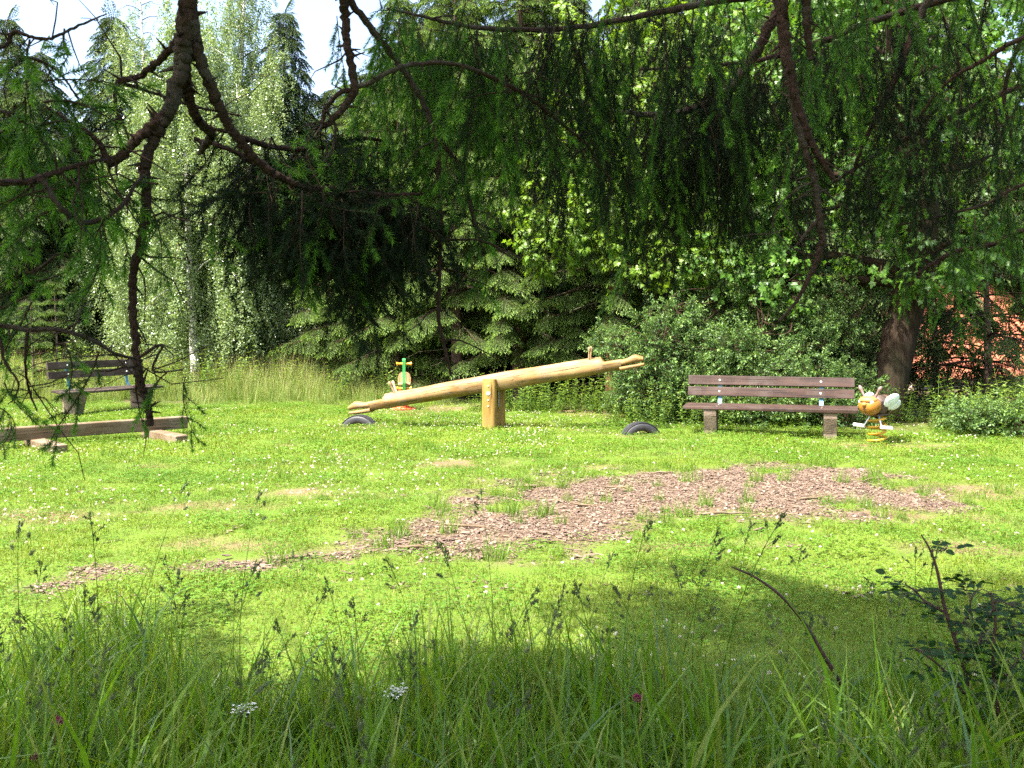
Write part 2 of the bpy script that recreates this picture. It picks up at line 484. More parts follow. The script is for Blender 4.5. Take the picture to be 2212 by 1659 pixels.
def needles(mb, base, tip, n, ln, wd, rng, mat=0, ang=0.9, tone=(0.0, 0.0), flat=0.0):
    """n needle triangles round the shoot from base to tip"""
    base = np.asarray(base, float); tip = np.asarray(tip, float)
    t = unit(tip - base)
    ref = np.array([0, 0, 1.0]) if abs(t[2]) < 0.85 else np.array([1.0, 0, 0])
    a = unit(np.cross(t, ref)); b = np.cross(t, a)
    s = np.sort(rng.random(n)); ph = np.arange(n) * 2.39996 + rng.random(n) * 0.5
    p = base + s[:, None] * (tip - base)
    rad = np.cos(ph)[:, None] * a + (np.sin(ph) * (1 - flat))[:, None] * b
    an = ang * (1 - 0.55 * s ** 4) * (0.8 + 0.4 * rng.random(n))
    dr = unit(np.cos(an)[:, None] * t + np.sin(an)[:, None] * unit(rad))
    L = ln * (0.8 + 0.4 * rng.random(n))
    side = unit(np.cross(dr, rng.normal(size=(n, 3))))
    V = np.stack([p - side * wd / 2, p + side * wd / 2, p + dr * L[:, None]], 1).reshape(-1, 3)
    F = np.arange(3 * n).reshape(-1, 3)
    tn = np.repeat(tone[0] + (tone[1] - tone[0]) * s, 3) if n else 0
    mb.add(V, F, mat, tn, False)


def near_branchlet(seed, length=0.6, dens=720, bare=0.0, young=0.6, fan=1.0):
    """a hanging spruce branchlet with its needles, hung from the origin"""
    rng = np.random.default_rng(seed); mb = MB()
    n = 9; s = np.linspace(0, 1, n)
    sway = rng.normal(0, 0.05, 2)
    pts = np.stack([0.08 * np.sin(s * 1.8) + sway[0] * s, sway[1] * s * s + 0.01 * np.sin(5 * s), -length * (s ** 1.15)], -1)
    tube(mb, pts, np.linspace(0.0030, 0.0010, n), 4, 1, 0, False)
    k = max(4, int(length / 0.042))
    for j in range(k):
        q = (j + 0.6) / k
        i = q * (n - 1); i0 = int(i); p = pts[i0] * (1 - (i - i0)) + pts[min(i0 + 1, n - 1)] * (i - i0)
        az = (j % 2) * PI + rng.normal(0, 0.6) + 0.7
        L = fan * rng.uniform(0.07, 0.155) * (1.1 - 0.4 * q)
        down = rng.uniform(0.9, 2.2)
        d = unit(np.array([math.cos(az), math.sin(az), -down]))
        mid = p + d * L * 0.5; d2 = unit(d + np.array([0, 0, -0.5])); end = mid + d2 * L * 0.6
        tube(mb, [p, mid, end], [0.0015, 0.0011, 0.0006], 3, 1, 0, False)
        if rng.random() < bare:
            if rng.random() < 0.7: continue
        fresh = rng.random() < young
        needles(mb, p, mid, int(dens * L * 0.5), 0.021, 0.0028, rng, 0, 1.1, (0.0, 0.15))
        needles(mb, mid, end, int(dens * L * 0.85), 0.022, 0.0030, rng, 0, 0.95, (0.25, 1.0) if fresh else (0.05, 0.2))
    if rng.random() >= bare:
        needles(mb, pts[2], pts[8], int(dens * length * 0.6), 0.021, 0.0028, rng, 0, 1.0, (0.0, 0.8))
    return mb


NEAR = [near_branchlet(100 + k, 0.40 + 0.09 * k) for k in range(6)]
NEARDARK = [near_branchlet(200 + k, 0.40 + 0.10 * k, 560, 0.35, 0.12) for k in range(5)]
TUFT = [near_branchlet(240 + k, 0.12 + 0.03 * k, 720, 0.0, 0.8, 0.8) for k in range(6)]
TUFTDARK = [near_branchlet(260 + k, 0.15 + 0.035 * k, 640, 0.1, 0.1, 0.85) for k in range(6)]


def spray(seed, mats, fingers=1.0, fw=0.020, length=0.7, droop=0.25, young=0.7, fl=0.085):
    """a drooping fan of spruce twigs, outward along +X"""
    rng = np.random.default_rng(seed); mb = MB()

    def finger(p, d, L, tone):
        a = unit(np.cross(d, [0.1, 0.2, 1.0])); b = np.cross(d, a)
        ph0 = rng.random() * PI
        for k in range(3):
            w = (math.cos(ph0 + k * PI / 3) * a + math.sin(ph0 + k * PI / 3) * b) * fw / 2
            V = [p, p + d * L * 0.45 + w, p + d * L, p + d * L * 0.45 - w]
            mb.add(V, [[0, 1, 2, 3]], 0, [tone * 0.25, tone * 0.7, tone, tone * 0.7], False)

    def stem_at(t):
        return np.array([length * t, 0.03 * math.sin(t * 4 + seed), -droop * length * t * t])
    tube(mb, [stem_at(t) for t in np.linspace(0, 1, 6)], np.linspace(0.006, 0.002, 6), 4, 1, 0, False)
    nb = 9
    for j in range(nb):
        t = 0.10 + 0.88 * j / nb
        for sg in (-1, 1):
            p = stem_at(t + rng.uniform(-0.03, 0.03))
            L = (0.36 * (1 - t) + 0.12) * rng.uniform(0.75, 1.2) * length / 0.7
            yaw = sg * rng.uniform(0.6, 1.0)
            d = unit([math.cos(yaw), math.sin(yaw), rng.uniform(-0.35, -0.1)])
            m = 4; pp = [p]
            for q in range(m):
                d = unit(d + [0, 0, -0.16]); pp.append(pp[-1] + d * L / m)
            tube(mb, pp, np.linspace(0.003, 0.0012, m + 1), 3, 1, 0, False)
            nf = int(L / 0.034 * fingers)
            for q in range(nf):
                s = (q + 0.5) / nf; i = s * m; i0 = int(i)
                b = pp[i0] * (1 - (i - i0)) + pp[min(i0 + 1, m)] * (i - i0)
                yw = math.atan2(d[1], d[0]) + (1 if q % 2 else -1) * rng.uniform(0.4, 1.0)
                fd = unit([math.cos(yw), math.sin(yw), rng.uniform(-1.1, -0.15)])
                tn = (0.25 + 0.75 * s) if rng.random() < young else 0.08
                finger(b, fd, fl * rng.uniform(0.7, 1.2), tn * rng.uniform(0.6, 1))
            finger(pp[-1], d, fl * 1.2, 1.0 if rng.random() < young else 0.15)
    finger(stem_at(1.0), unit([1, 0, -0.5]), fl * 1.3, 1.0)
    return mb


SPRAY_MID = scatter_group('spruce_spray', [spray(300 + k, None, 1.0, 0.021).mesh('spray', [M['needle_mid'], M['twig']]) for k in range(6)])
OVERHEAD = [spray(340 + k, None, 0.75, 0.032, 0.8, 0.4, 0.4, 0.12) for k in range(4)]
SPRAY_FAR = scatter_group('spruce_spray_far', [spray(320 + k, None, 0.55, 0.034, 0.75, 0.45, 0.5, 0.12).mesh('spray', [M['needle_far'], M['twig']]) for k in range(5)])


def leaf_quad(mb, p, d, nrm, L, W, mat=0, tone=0.0, fold=0.15):
    d = unit(d); s = unit(np.cross(nrm, d)); n = np.cross(d, s)
    V = [p, p + d * L * 0.45 + s * W / 2 + n * fold * W, p + d * L - n * 0.1 * L, p + d * L * 0.45 - s * W / 2 + n * fold * W]
    mb.add(V, [[0, 1, 2], [0, 2, 3]], mat, tone, False)


def birch_strand(seed, length=1.1, n=92):
    rng = np.random.default_rng(seed); mb = MB()
    s = np.linspace(0, 1, 7); sw = rng.normal(0, 0.10, 2)
    pts = np.stack([0.22 * np.sin(s * 1.6) + sw[0] * s, sw[1] * s * s, 0.05 * np.sin(s * 3) - length * s ** 1.4], -1)
    tube(mb, pts, np.linspace(0.004, 0.0012, 7), 3, 1, 0, False)
    for k in range(n):
        q = rng.random() ** 0.8 * 6; i0 = min(int(q), 5); p = pts[i0] * (1 - (q - i0)) + pts[i0 + 1] * (q - i0)
        p = p + rng.normal(0, 0.045, 3)
        d = unit(np.array([rng.normal(), rng.normal(), -1.0 + rng.normal() * 0.5]))
        leaf_quad(mb, p, d, rng.normal(size=3), rng.uniform(0.040, 0.062), rng.uniform(0.034, 0.050))
    return mb


BIRCH = scatter_group('birch_strand', [birch_strand(400 + k, 0.7 + 0.15 * k).mesh('strand', [M['birch_leaf'], M['twig']]) for k in range(6)])

MAPLE_OUT = np.array([(0, 0), (0.16, -0.12), (0.42, -0.30), (0.40, -0.16), (0.78, -0.42), (0.62, -0.12), (1.0, 0.0),
                      (0.62, 0.12), (0.78, 0.42), (0.40, 0.16), (0.42, 0.30), (0.16, 0.12)])
MAPLE_OUT = np.array([(0.0, 0.0), (-0.04, 0.22), (0.02, 0.46), (0.20, 0.30), (0.34, 0.52), (0.50, 0.48), (0.52, 0.22), (0.72, 0.20), (1.0, 0.0),
                      (0.72, -0.20), (0.52, -0.22), (0.50, -0.48), (0.34, -0.52), (0.20, -0.30), (0.02, -0.46), (-0.04, -0.22)])


def maple_twig(seed, n=15, size=0.105):
    rng = np.random.default_rng(seed); mb = MB()
    tube(mb, [[0, 0, 0], [0.15, 0.02, 0.03], [0.32, 0.0, 0.0]], [0.005, 0.004, 0.002], 4, 1, 0, False)
    for k in range(n):
        t = (k + 0.5) / n; p = np.array([0.34 * t, 0, 0.02])
        yaw = (k % 2 * 2 - 1) * rng.uniform(0.3, 1.5)
        d = unit([math.cos(yaw), math.sin(yaw), rng.uniform(-0.5, 0.25)])
        st = p + d * rng.uniform(0.05, 0.12)
        tube(mb, [p, st], [0.0015, 0.001], 3, 1, 0, False)
        ld = unit(d + np.array([0, 0, -rng.uniform(0.3, 0.9)]))
        nrm = unit(np.array([rng.normal() * 0.35 + 0.25, rng.normal() * 0.35, 1.0]))
        s = unit(np.cross(nrm, ld)); nn = np.cross(ld, s)
        sz = size * rng.uniform(0.6, 1.15)
        V = st + sz * (MAPLE_OUT[:, :1] * ld + MAPLE_OUT[:, 1:] * s - (0.35 * MAPLE_OUT[:, :1] ** 2 - 0.25 * np.abs(MAPLE_OUT[:, 1:])) * nn * 0.6)
        c = st + sz * 0.4 * ld
        V = np.vstack([V, c[None]]); m = len(MAPLE_OUT)
        mb.add(V, np.stack([np.arange(m), (np.arange(m) + 1) % m, np.full(m, m)], -1), 0, 0.0, False)
    return mb


MAPLE_BRIGHT = scatter_group('maple_twig_bright', [maple_twig(520 + k).mesh('twig', [M['maple_bright'], M['twig']]) for k in range(5)])
MAPLE = scatter_group('maple_twig', [maple_twig(500 + k).mesh('twig', [M['maple_leaf'], M['twig']]) for k in range(6)])


def shrub_sprig(seed, n=26, L=0.046, W=0.023, length=0.34):
    rng = np.random.default_rng(seed); mb = MB()
    pts = np.array([[0, 0, 0], [length * 0.5, 0.02, 0.05], [length, 0.0, 0.04]]) + rng.normal(0, 0.02, (3, 3)) * [[0], [1], [1]]
    tube(mb, pts, [0.004, 0.003, 0.0012], 3, 1, 0, False)
    for k in range(n):
        t = 0.1 + 0.9 * (k + 0.5) / n
        p = pts[0] * (1 - t) ** 2 + 2 * pts[1] * t * (1 - t) + pts[2] * t * t
        ph = k * 1.9 + rng.random(); w = rng.uniform(0.0, 0.07) * (1 - t)
        d = unit([0.6, math.cos(ph), math.sin(ph)])
        leaf_quad(mb, p + d * w, d, [rng.normal() * 0.5, rng.normal() * 0.5, 1], L * rng.uniform(0.7, 1.3), W * rng.uniform(0.8, 1.3), 0, t ** 3)
    return mb


SHRUB = scatter_group('shrub_sprig', [shrub_sprig(600 + k).mesh('sprig', [M['shrub_leaf'], M['twig']]) for k in range(6)])


def herb(seed, h=0.55, pairs=9, L=0.085, W=0.045):
    rng = np.random.default_rng(seed); mb = MB()
    lean = rng.normal(0, 0.12, 2)
    top = np.array([lean[0] * h, lean[1] * h, h])
    tube(mb, [[0, 0, 0], top * 0.5 + [0.01, 0, 0], top], [0.004, 0.003, 0.0015], 4, 0, 0.3, False)
    for k in range(pairs):
        t = 0.12 + 0.88 * (k + 0.5) / pairs; p = top * t
        for sg in (0, PI):
            yaw = k * PI / 2 + sg + rng.normal(0, 0.3)
            d = unit([math.cos(yaw), math.sin(yaw), rng.uniform(-0.2, 0.6)])
            sz = rng.uniform(0.7, 1.2) * (1.15 - 0.6 * t)
            leaf_quad(mb, p, d, [d[0] * -0.4, d[1] * -0.4, 1], L * sz, W * sz, 0, t ** 4)
    return mb


HERB = scatter_group('herb', [herb(650 + k, 0.35 + 0.09 * k).mesh('herb', [M['herb_leaf']]) for k in range(6)])


def blades(mb, rng, n, spread, h0, h1, w, bend, segs, mats=(0,), tone_tip=0.5, shape='disk', droop=0.0):
    a = rng.random(n) * 2 * PI; r = spread * np.sqrt(rng.random(n))
    base = np.stack([r * np.cos(a), r * np.sin(a), np.full(n, -0.01)], -1)
    if shape == 'square': base[:, :2] = (rng.random((n, 2)) - 0.5) * spread
    yaw = rng.random(n) * 2 * PI; H = rng.uniform(h0, h1, n); be = rng.uniform(0.15, 1.0, n) * bend
    W = w * rng.uniform(0.6, 1.3, n); tw = rng.normal(0, 0.8, n)
    o = np.stack([np.cos(yaw), np.sin(yaw), np.zeros(n)], -1)
    sd = np.stack([-np.sin(yaw + tw), np.cos(yaw + tw), np.zeros(n)], -1)
    mi = rng.integers(0, len(mats), n)
    tb = rng.random(n)
    rings = []
    th = np.zeros(n); pos = base.copy()
    for s in range(segs + 1):
        q = s / segs
        wd = W * (1 - q ** 2.2) * (0.65 + 0.7 * math.sin(min(1, q + 0.25) * PI * 0.9)) * 0.8
        if s == segs: rings.append(pos[:, None].copy())
        else: rings.append(np.stack([pos - sd * wd[:, None] / 2, pos + sd * wd[:, None] / 2], 1))
        th = be * (q + 1 / segs) ** 1.6 * 1.9
        step = (H / segs)[:, None] * (np.sin(th)[:, None] * o + np.cos(th)[:, None] * np.array([0, 0, 1.0]))
        pos = pos + step
    V = np.concatenate(rings, 1)
    per = 2 * segs + 1
    off = (np.arange(n) * per)[:, None]
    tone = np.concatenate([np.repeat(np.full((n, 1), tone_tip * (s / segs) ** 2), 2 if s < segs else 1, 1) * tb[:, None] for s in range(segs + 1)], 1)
    if segs > 1:
        Q = []
        for s in range(segs - 1):
            Q.append(off + np.array([[2 * s, 2 * s + 1, 2 * s + 3, 2 * s + 2]]))
        Q = np.stack(Q, 1)
    T = off + np.array([[2 * segs - 2, 2 * segs - 1, 2 * segs]])
    for k, mm in enumerate(mats):
        s_ = mi == k
        if not s_.any(): continue
        nb = s_.sum(); vv = V[s_].reshape(-1, 3); o2 = (np.arange(nb) * per)[:, None]
        base_n = mb.n
        mb.v.append(vv); mb.t.append(tone[s_].ravel()); mb.n += len(vv)
        if segs > 1:
            q2 = np.concatenate([o2 + np.array([[2 * s, 2 * s + 1, 2 * s + 3, 2 * s + 2]]) for s in range(segs - 1)])
            mb.f.append((q2 + base_n, mm, True))
        mb.f.append((o2 + np.array([[2 * segs - 2, 2 * segs - 1, 2 * segs]]) + base_n, mm, True))


def clovers(mb, rng, n, spread, z0, z1, sz, mat, shape='disk'):
    for k in range(n):
        a = rng.random() * 2 * PI; r = spread * math.sqrt(rng.random())
        c = np.array([r * math.cos(a), r * math.sin(a), rng.uniform(z0, z1)])
        if shape == 'square': c[:2] = (rng.random(2) - 0.5) * spread
        nrm = unit([rng.normal() * 0.35, rng.normal() * 0.35, 1])
        y0 = rng.random() * 2
        for j in range(3):
            d = np.array([math.cos(y0 + j * 2.094), math.sin(y0 + j * 2.094), 0])
            leaf_quad(mb, c, d, nrm, sz * rng.uniform(0.8, 1.2), sz * 1.1, mat)


def lawn_patch(seed, dry=False):
    rng = np.random.default_rng(seed); mb = MB()
    blades(mb, rng, 130, 0.19, 0.025, 0.075, 0.0036, 0.9, 2, (0,), 0.7)
    if not dry:
        blades(mb, rng, 14, 0.19, 0.03, 0.06, 0.003, 1.0, 2, (1,), 0.0)
        clovers(mb, rng, 26, 0.19, 0.025, 0.05, 0.012, 2)
    return mb


def lawn_tile(seed, side, n, h0, h1, w, nclover, csz, ndry):
    rng = np.random.default_rng(seed); mb = MB()
    blades(mb, rng, n, side, h0, h1, w, 0.9, 2, (0,), 0.7, 'square')
    blades(mb, rng, ndry, side, h0, h1 * 0.8, w * 0.85, 1.0, 2, (1,), 0.0, 'square')
    clovers(mb, rng, nclover, side, 0.025, 0.05, csz, 2, 'square')
    return mb


LM = [M['lawn'], M['lawn_dry'], M['clover_leaf']]
LAWN = scatter_group('lawn_patch', [lawn_patch(700 + k).mesh('patch', LM) for k in range(6)])
TILE = 0.5
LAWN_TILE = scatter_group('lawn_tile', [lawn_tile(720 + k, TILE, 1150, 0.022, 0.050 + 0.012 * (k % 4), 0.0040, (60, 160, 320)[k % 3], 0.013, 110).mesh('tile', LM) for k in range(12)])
TILE_FAR = 0.8
LAWN_FAR = scatter_group('lawn_tile_far', [lawn_tile(740 + k, TILE_FAR, 1250, 0.03, 0.07 + 0.015 * (k % 3), 0.0075, (60, 120, 200)[k % 3], 0.019, 110).mesh('tile', LM) for k in range(8)])


def tall_patch(seed):
    rng = np.random.default_rng(seed); mb = MB()
    blades(mb, rng, 34, 0.20, 0.24, 0.60, 0.0135, 0.85, 6, (0, 0, 0, 0, 0, 1, 3, 3), 0.6)
    blades(mb, rng, 30, 0.20, 0.14, 0.40, 0.0105, 0.95, 5, (0, 0, 0, 1, 3), 0.5)
    blades(mb, rng, 2, 0.20, 0.25, 0.45, 0.007, 1.0, 5, (4,), 0.0)
    for k in range(3):
        a = rng.random() * 6.28; r = 0.18 * rng.random(); h = rng.uniform(0.2, 0.4)
        b0 = np.array([r * math.cos(a), r * math.sin(a), 0]); t0 = b0 + [rng.normal(0, 0.06), rng.normal(0, 0.06), h]
        tube(mb, [b0, (b0 + t0) / 2, t0], [0.002, 0.0018, 0.001], 3, 0, 0.2, False)
        for j in range(5):
            yaw = rng.random() * 6.28; leaf_quad(mb, b0 + (t0 - b0) * (0.35 + 0.13 * j), [math.cos(yaw), math.sin(yaw), 0.3], [0, 0, 1], 0.035, 0.017, 2)
    clovers(mb, rng, 8, 0.2, 0.05, 0.16, 0.018, 2)
    return mb


TALL = [tall_patch(740 + k) for k in range(9)]
TUFTS = scatter_group('tall_patch', [tall_patch(770 + k).mesh('patch', [M['tuft_grass'], M['tuft_grass'], M['clover_leaf'], M['tuft_grass'], M['lawn_dry']]) for k in range(4)])


def meadow_patch(seed):
    rng = np.random.default_rng(seed); mb = MB()
    blades(mb, rng, 60, 0.35, 0.35, 0.85, 0.010, 0.6, 4, (0,), 0.9)
    blades(mb, rng, 12, 0.35, 0.6, 1.05, 0.006, 0.25, 3, (1,), 0.0)
    return mb


MEADOW = scatter_group('meadow_patch', [meadow_patch(760 + k).mesh('patch', [M['meadow'], M['lawn_dry']]) for k in range(6)])


def ico(mb, c, r, mat, tone=0.0, sub=0, sq=1.0):
    t = (1 + 5 ** 0.5) / 2
    V = unit(np.array([(-1, t, 0), (1, t, 0), (-1, -t, 0), (1, -t, 0), (0, -1, t), (0, 1, t), (0, -1, -t), (0, 1, -t), (t, 0, -1), (t, 0, 1), (-t, 0, -1), (-t, 0, 1)], float))
    F = np.array([(0, 11, 5), (0, 5, 1), (0, 1, 7), (0, 7, 10), (0, 10, 11), (1, 5, 9), (5, 11, 4), (11, 10, 2), (10, 7, 6), (7, 1, 8), (3, 9, 4), (3, 4, 2), (3, 2, 6), (3, 6, 8), (3, 8, 9), (4, 9, 5), (2, 4, 11), (6, 2, 10), (8, 6, 7), (9, 8, 1)])
    mb.add(np.asarray(c) + V * [r, r, r * sq], F, mat, tone)


def seed_stalk(seed, h=0.85):
    """orchard grass: a thin stalk with one-sided clusters of spikelets at its head"""
    rng = np.random.default_rng(seed); mb = MB()
    lean = rng.uniform(0.08, 0.30); n = 9; s = np.linspace(0, 1, n)
    pts = np.stack([lean * h * s ** 2, 0.02 * np.sin(s * 3), h * s * (1 - 0.06 * s)], -1)
    tube(mb, pts, np.linspace(0.0021, 0.0010, n), 4, 0, 0.1, False)

    def cluster(p, d, L, r):
        m = 16
        for k in range(m):
            q = p + d * L * rng.random() + rng.normal(0, r * 0.45, 3)
            dd = unit(d + rng.normal(0, 0.35, 3))
            ss = unit(np.cross(dd, rng.normal(size=3))) * 0.0026
            mb.add([q - dd * 0.005, q + ss, q + dd * 0.009, q - ss], [[0, 1, 2, 3]], 1, 0, False)
    top = pts[-1]; t = unit(pts[-1] - pts[-2])
    cluster(top - t * 0.05, t, 0.06, 0.006)
    for k in range(rng.integers(3, 6)):
        f = 0.03 + 0.032 * k; p = top - t * f
        yaw = rng.normal(0, 0.7) + (PI if k % 3 == 2 else 0)
        d = unit(t + np.array([math.cos(yaw), math.sin(yaw), -0.1]) * rng.uniform(0.4, 1.0))
        L = 0.012 + 0.012 * k
        tube(mb, [p, p + d * L], [0.0009, 0.0008], 3, 0, 0.1, False)
        cluster(p + d * L, d, rng.uniform(0.016, 0.030), 0.006)
    for k in range(2):
        t0 = 0.15 + 0.25 * k; p = pts[int(t0 * 8)]
        yaw = rng.random() * 6.28; d = np.array([math.cos(yaw), math.sin(yaw), 0])
        lp = [p + d * 0.22 * q + np.array([0, 0, 0.24 * q - 0.22 * q * q]) for q in np.linspace(0, 1, 6)]
        sdv = np.array([-d[1], d[0], 0])
        for a_ in range(5):
            w0 = 0.004 * (1 - (a_ / 5) ** 2); w1 = 0.004 * (1 - ((a_ + 1) / 5) ** 2)
            mb.add([lp[a_] - sdv * w0, lp[a_] + sdv * w0, lp[a_ + 1] + sdv * w1, lp[a_ + 1] - sdv * w1], [[0, 1, 2, 3]], 0, 0.1)
    return mb


STALK = [seed_stalk(780 + k, 0.62 + 0.05 * k) for k in range(8)]


def clover_head(seed):
    rng = np.random.default_rng(seed); mb = MB()
    tube(mb, [[0, 0, 0], [0.004, 0, 0.06]], [0.001, 0.0009], 3, 1, 0, False)
    for k in range(16):
        z = 1 - 1.7 * (k + 0.5) / 16; ph = k * 2.4; rr = math.sqrt(max(0, 1 - z * z))
        d = np.array([rr * math.cos(ph), rr * math.sin(ph), z])
        leaf_quad(mb, np.array([0.004, 0, 0.066]) + d * 0.002, d + [0, 0, 0.3], rng.normal(size=3), 0.0105, 0.0055, 0, 0.6 if z < -0.3 else 0.0)
    return mb


CLOVER = scatter_group('clover_head', [clover_head(800 + k).mesh('head', [M['white_flower'], M['lawn']]) for k in range(3)])


def chip_mesh(seed, L, W, H):
    rng = np.random.default_rng(seed); mb = MB()
    m = 6; xs = np.linspace(-0.5, 0.5, 4) * L
    V = []
    for k, x in enumerate(xs):
        w = W / 2 * (0.55 if k in (0, 3) else 1) * rng.uniform(0.7, 1.2)
        bow = 0.12 * L * (x / L) ** 2 * rng.uniform(-1, 2)
        for sy, sz in ((-1, -1), (1, -1), (1, 1), (-1, 1)):
            V.append([x + rng.normal(0, 0.05) * L, sy * w + rng.normal(0, 0.08) * W, sz * H / 2 + bow])
    F = []
    for k in range(3):
        for j in range(4):
            F.append([4 * k + j, 4 * k + (j + 1) % 4, 4 * k + 4 + (j + 1) % 4, 4 * k + 4 + j])
    F += [[3, 2, 1, 0], [12, 13, 14, 15]]
    mb.add(V, F, 0, 0, False)
    mb.quads = F
    return mb


def chip_cluster(seed):
    rng = np.random.default_rng(seed); out = MB()
    for k in range(8):
        c = chip_mesh(seed * 31 + k, rng.lognormal(-3.75, 0.5), rng.lognormal(-4.7, 0.35), 0.003)
        V = np.concatenate(c.v); yaw = rng.random() * 6.28; t1, t2 = rng.normal(0, 0.10, 2)
        R_ = np.array(Matrix.Rotation(yaw, 3, 'Z') @ Matrix.Rotation(t1, 3, 'X') @ Matrix.Rotation(t2, 3, 'Y'))
        V = V @ R_.T + [*(rng.normal(0, 0.05, 2)), rng.uniform(0, 0.005)]
        out.add(V, c.f[0][0] if False else np.array([f_ for f_ in c.quads]), 0, rng.random() ** 1.6, False)
    return out


CHIP = scatter_group('chip', [chip_cluster(820 + k).mesh('chip', [M['chip']]) for k in range(14)])

# ------------------------------------------------------------------ the ground
def G(u, v):
    d = 2000 * CAM_H / (v - 699)
    return ((u - 1106) / 2000 * d, d)


CHIP_POLY = [G(*q) for q in [(740, 1195), (860, 1130), (960, 1090), (1040, 1070), (1120, 1045), (1180, 1008), (1300, 1012), (1480, 1006), (1700, 1006), (1850, 1016),
                             (1960, 1035), (2110, 1075), (2150, 1095), (2000, 1118), (1880, 1130), (1760, 1158), (1640, 1140), (1400, 1138), (1260, 1165), (1180, 1195), (1010, 1208), (900, 1212)]]
STRIP_POLY = [G(*q) for q in [(120, 1258), (260, 1222), (460, 1205), (600, 1198), (760, 1188), (800, 1208), (600, 1218), (420, 1232), (250, 1246)]]


def poly_sd(x, y, poly):
    """distance to a polygon's edge, positive inside"""
    x = np.asarray(x, float); y = np.asarray(y, float)
    inside = np.zeros(x.shape, bool); dist = np.full(x.shape, 1e9)
    n = len(poly)
    for k in range(n):
        ax, ay = poly[k]; bx, by = poly[(k + 1) % n]
        dx, dy = bx - ax, by - ay
        t = np.clip(((x - ax) * dx + (y - ay) * dy) / (dx * dx + dy * dy), 0, 1)
        dist = np.minimum(dist, np.hypot(x - ax - t * dx, y - ay - t * dy))
        c = ((ay > y) != (by > y)) & (x < (bx - ax) * (y - ay) / (by - ay + 1e-12) + ax)
        inside ^= c
    return np.where(inside, dist, -dist)


DRY_SPOTS = [(*G(420, 1090), 0.8, 0.3), (*G(690, 1066), 0.75, 0.3), (*G(130, 1112), 0.75, 0.28), (*G(560, 1175), 0.6, 0.22), (*G(1000, 1000), 0.5, 0.3), (*G(330, 1010), 0.3, 0.2), (*G(1450, 975), 0.4, 0.2), (*G(980, 1040), 0.5, 0.25), (*G(1240, 1010), 0.6, 0.25),
             (*G(2080, 1062), 0.55, 0.4), (*G(2120, 1190), 0.5, 0.2), (*G(1960, 1120), 0.6, 0.25), (*G(1500, 1180), 0.6, 0.12),
             (*G(1390, 936), 0.45, 0.35), (*G(776, 918), 0.45, 0.35), (*G(940, 885), 1.1, 0.9), (*G(1270, 892), 0.9, 0.6), (*G(1895, 960), 0.6, 0.5), (*G(1980, 966), 0.6, 0.35),
             (*G(730, 985), 0.25, 0.1), (*G(620, 965), 0.15, 0.1), (*G(1270, 926), 0.25, 0.15), (*G(1000, 955), 0.12, 0.1), (*G(1530, 985), 0.12, 0.1)]


def chip_mask(x, y):
    w = (fbm(np.asarray(x) * 2.2, np.asarray(y) * 2.2, 21, 5) - 0.5)
    a = poly_sd(x, y, CHIP_POLY) / 0.60 + w * 4.2 + 0.15
    b = poly_sd(x, y, STRIP_POLY) / 0.16 + w * 5.0 + 0.4
    return np.clip(np.maximum(a, b), 0, 1)


def dry_mask(x, y):
    x = np.asarray(x, float); y = np.asarray(y, float)
    m = np.zeros(x.shape)
    w = (fbm(x * 3, y * 3, 31, 5) - 0.5) * 2.4
    for (cx, cy, rx, ry) in DRY_SPOTS:
        q = 1.2 - np.sqrt(((x - cx) / rx) ** 2 + ((y - cy) / ry) ** 2) + w
        m = np.maximum(m, np.clip(q, 0, 1))
    return m


def wood_mask(x, y):
    """where the lawn ends under the trees"""
    x = np.asarray(x, float); y = np.asarray(y, float)
    edge = np.where(x < -1.5, 17.2, np.where(x < 2.0, 16.4, 16.4 - (x - 2.0) * 0.55))
    edge = np.where(x > 4.4, 13.4 - (x - 4.4) * 0.10, edge)
    return np.clip((y - edge + (fbm(x * 0.9, y * 0.9, 41) - 0.5) * 2.6) / 1.4, 0, 1)


def grid_mesh(name, xs, ys, mat):
    X, Y = np.meshgrid(xs, ys)
    Z = gz(X, Y)
    far = np.clip((np.hypot(X, Y) - 60) / 100, 0, 1)
    Z = Z * (1 - far)
    V = np.stack([X, Y, Z], -1).reshape(-1, 3)
    nx, ny = len(xs), len(ys)
    i = np.arange(ny - 1)[:, None] * nx; j = np.arange(nx - 1)[None]
    F = np.stack([i + j, i + j + 1, i + nx + j + 1, i + nx + j], -1).reshape(-1, 4)
    mb = MB(); mb.add(V, F)
    me = mb.mesh(name, [mat])
    for nm, fn in (('chips', chip_mask), ('dry', dry_mask), ('wood', wood_mask)):
        a = me.attributes.new(nm, 'FLOAT', 'POINT')
        a.data.foreach_set('value', fn(V[:, 0], V[:, 1]).astype(np.float32))
    return me


m, nt, bs, out = new_mat('ground')
g = noise(nt, 2.5, 6, 'Object', None, 0.65)
c = mixc(nt, ramp(nt, g, [(0.3, 0.0), (0.7, 1.0)]), (0.055, 0.10, 0.010), (0.095, 0.145, 0.018))
fine = noise(nt, 60, 4, 'Object', None, 0.6)
c = mixc(nt, ramp(nt, fine, [(0.5, 0.0), (0.65, 0.6)]), c, (0.085, 0.062, 0.035))
ad = N_(nt, 'ShaderNodeAttribute', attribute_name='dry')
c = mixc(nt, ad.outputs['Fac'], c, mixc(nt, ramp(nt, fine, [(0.35, 0.0), (0.65, 1.0)]), (0.17, 0.12, 0.068), (0.085, 0.058, 0.034)))
aw = N_(nt, 'ShaderNodeAttribute', attribute_name='wood')
c = mixc(nt, aw.outputs['Fac'], c, mixc(nt, g, (0.055, 0.042, 0.026), (0.085, 0.065, 0.035)))
ac = N_(nt, 'ShaderNodeAttribute', attribute_name='chips')
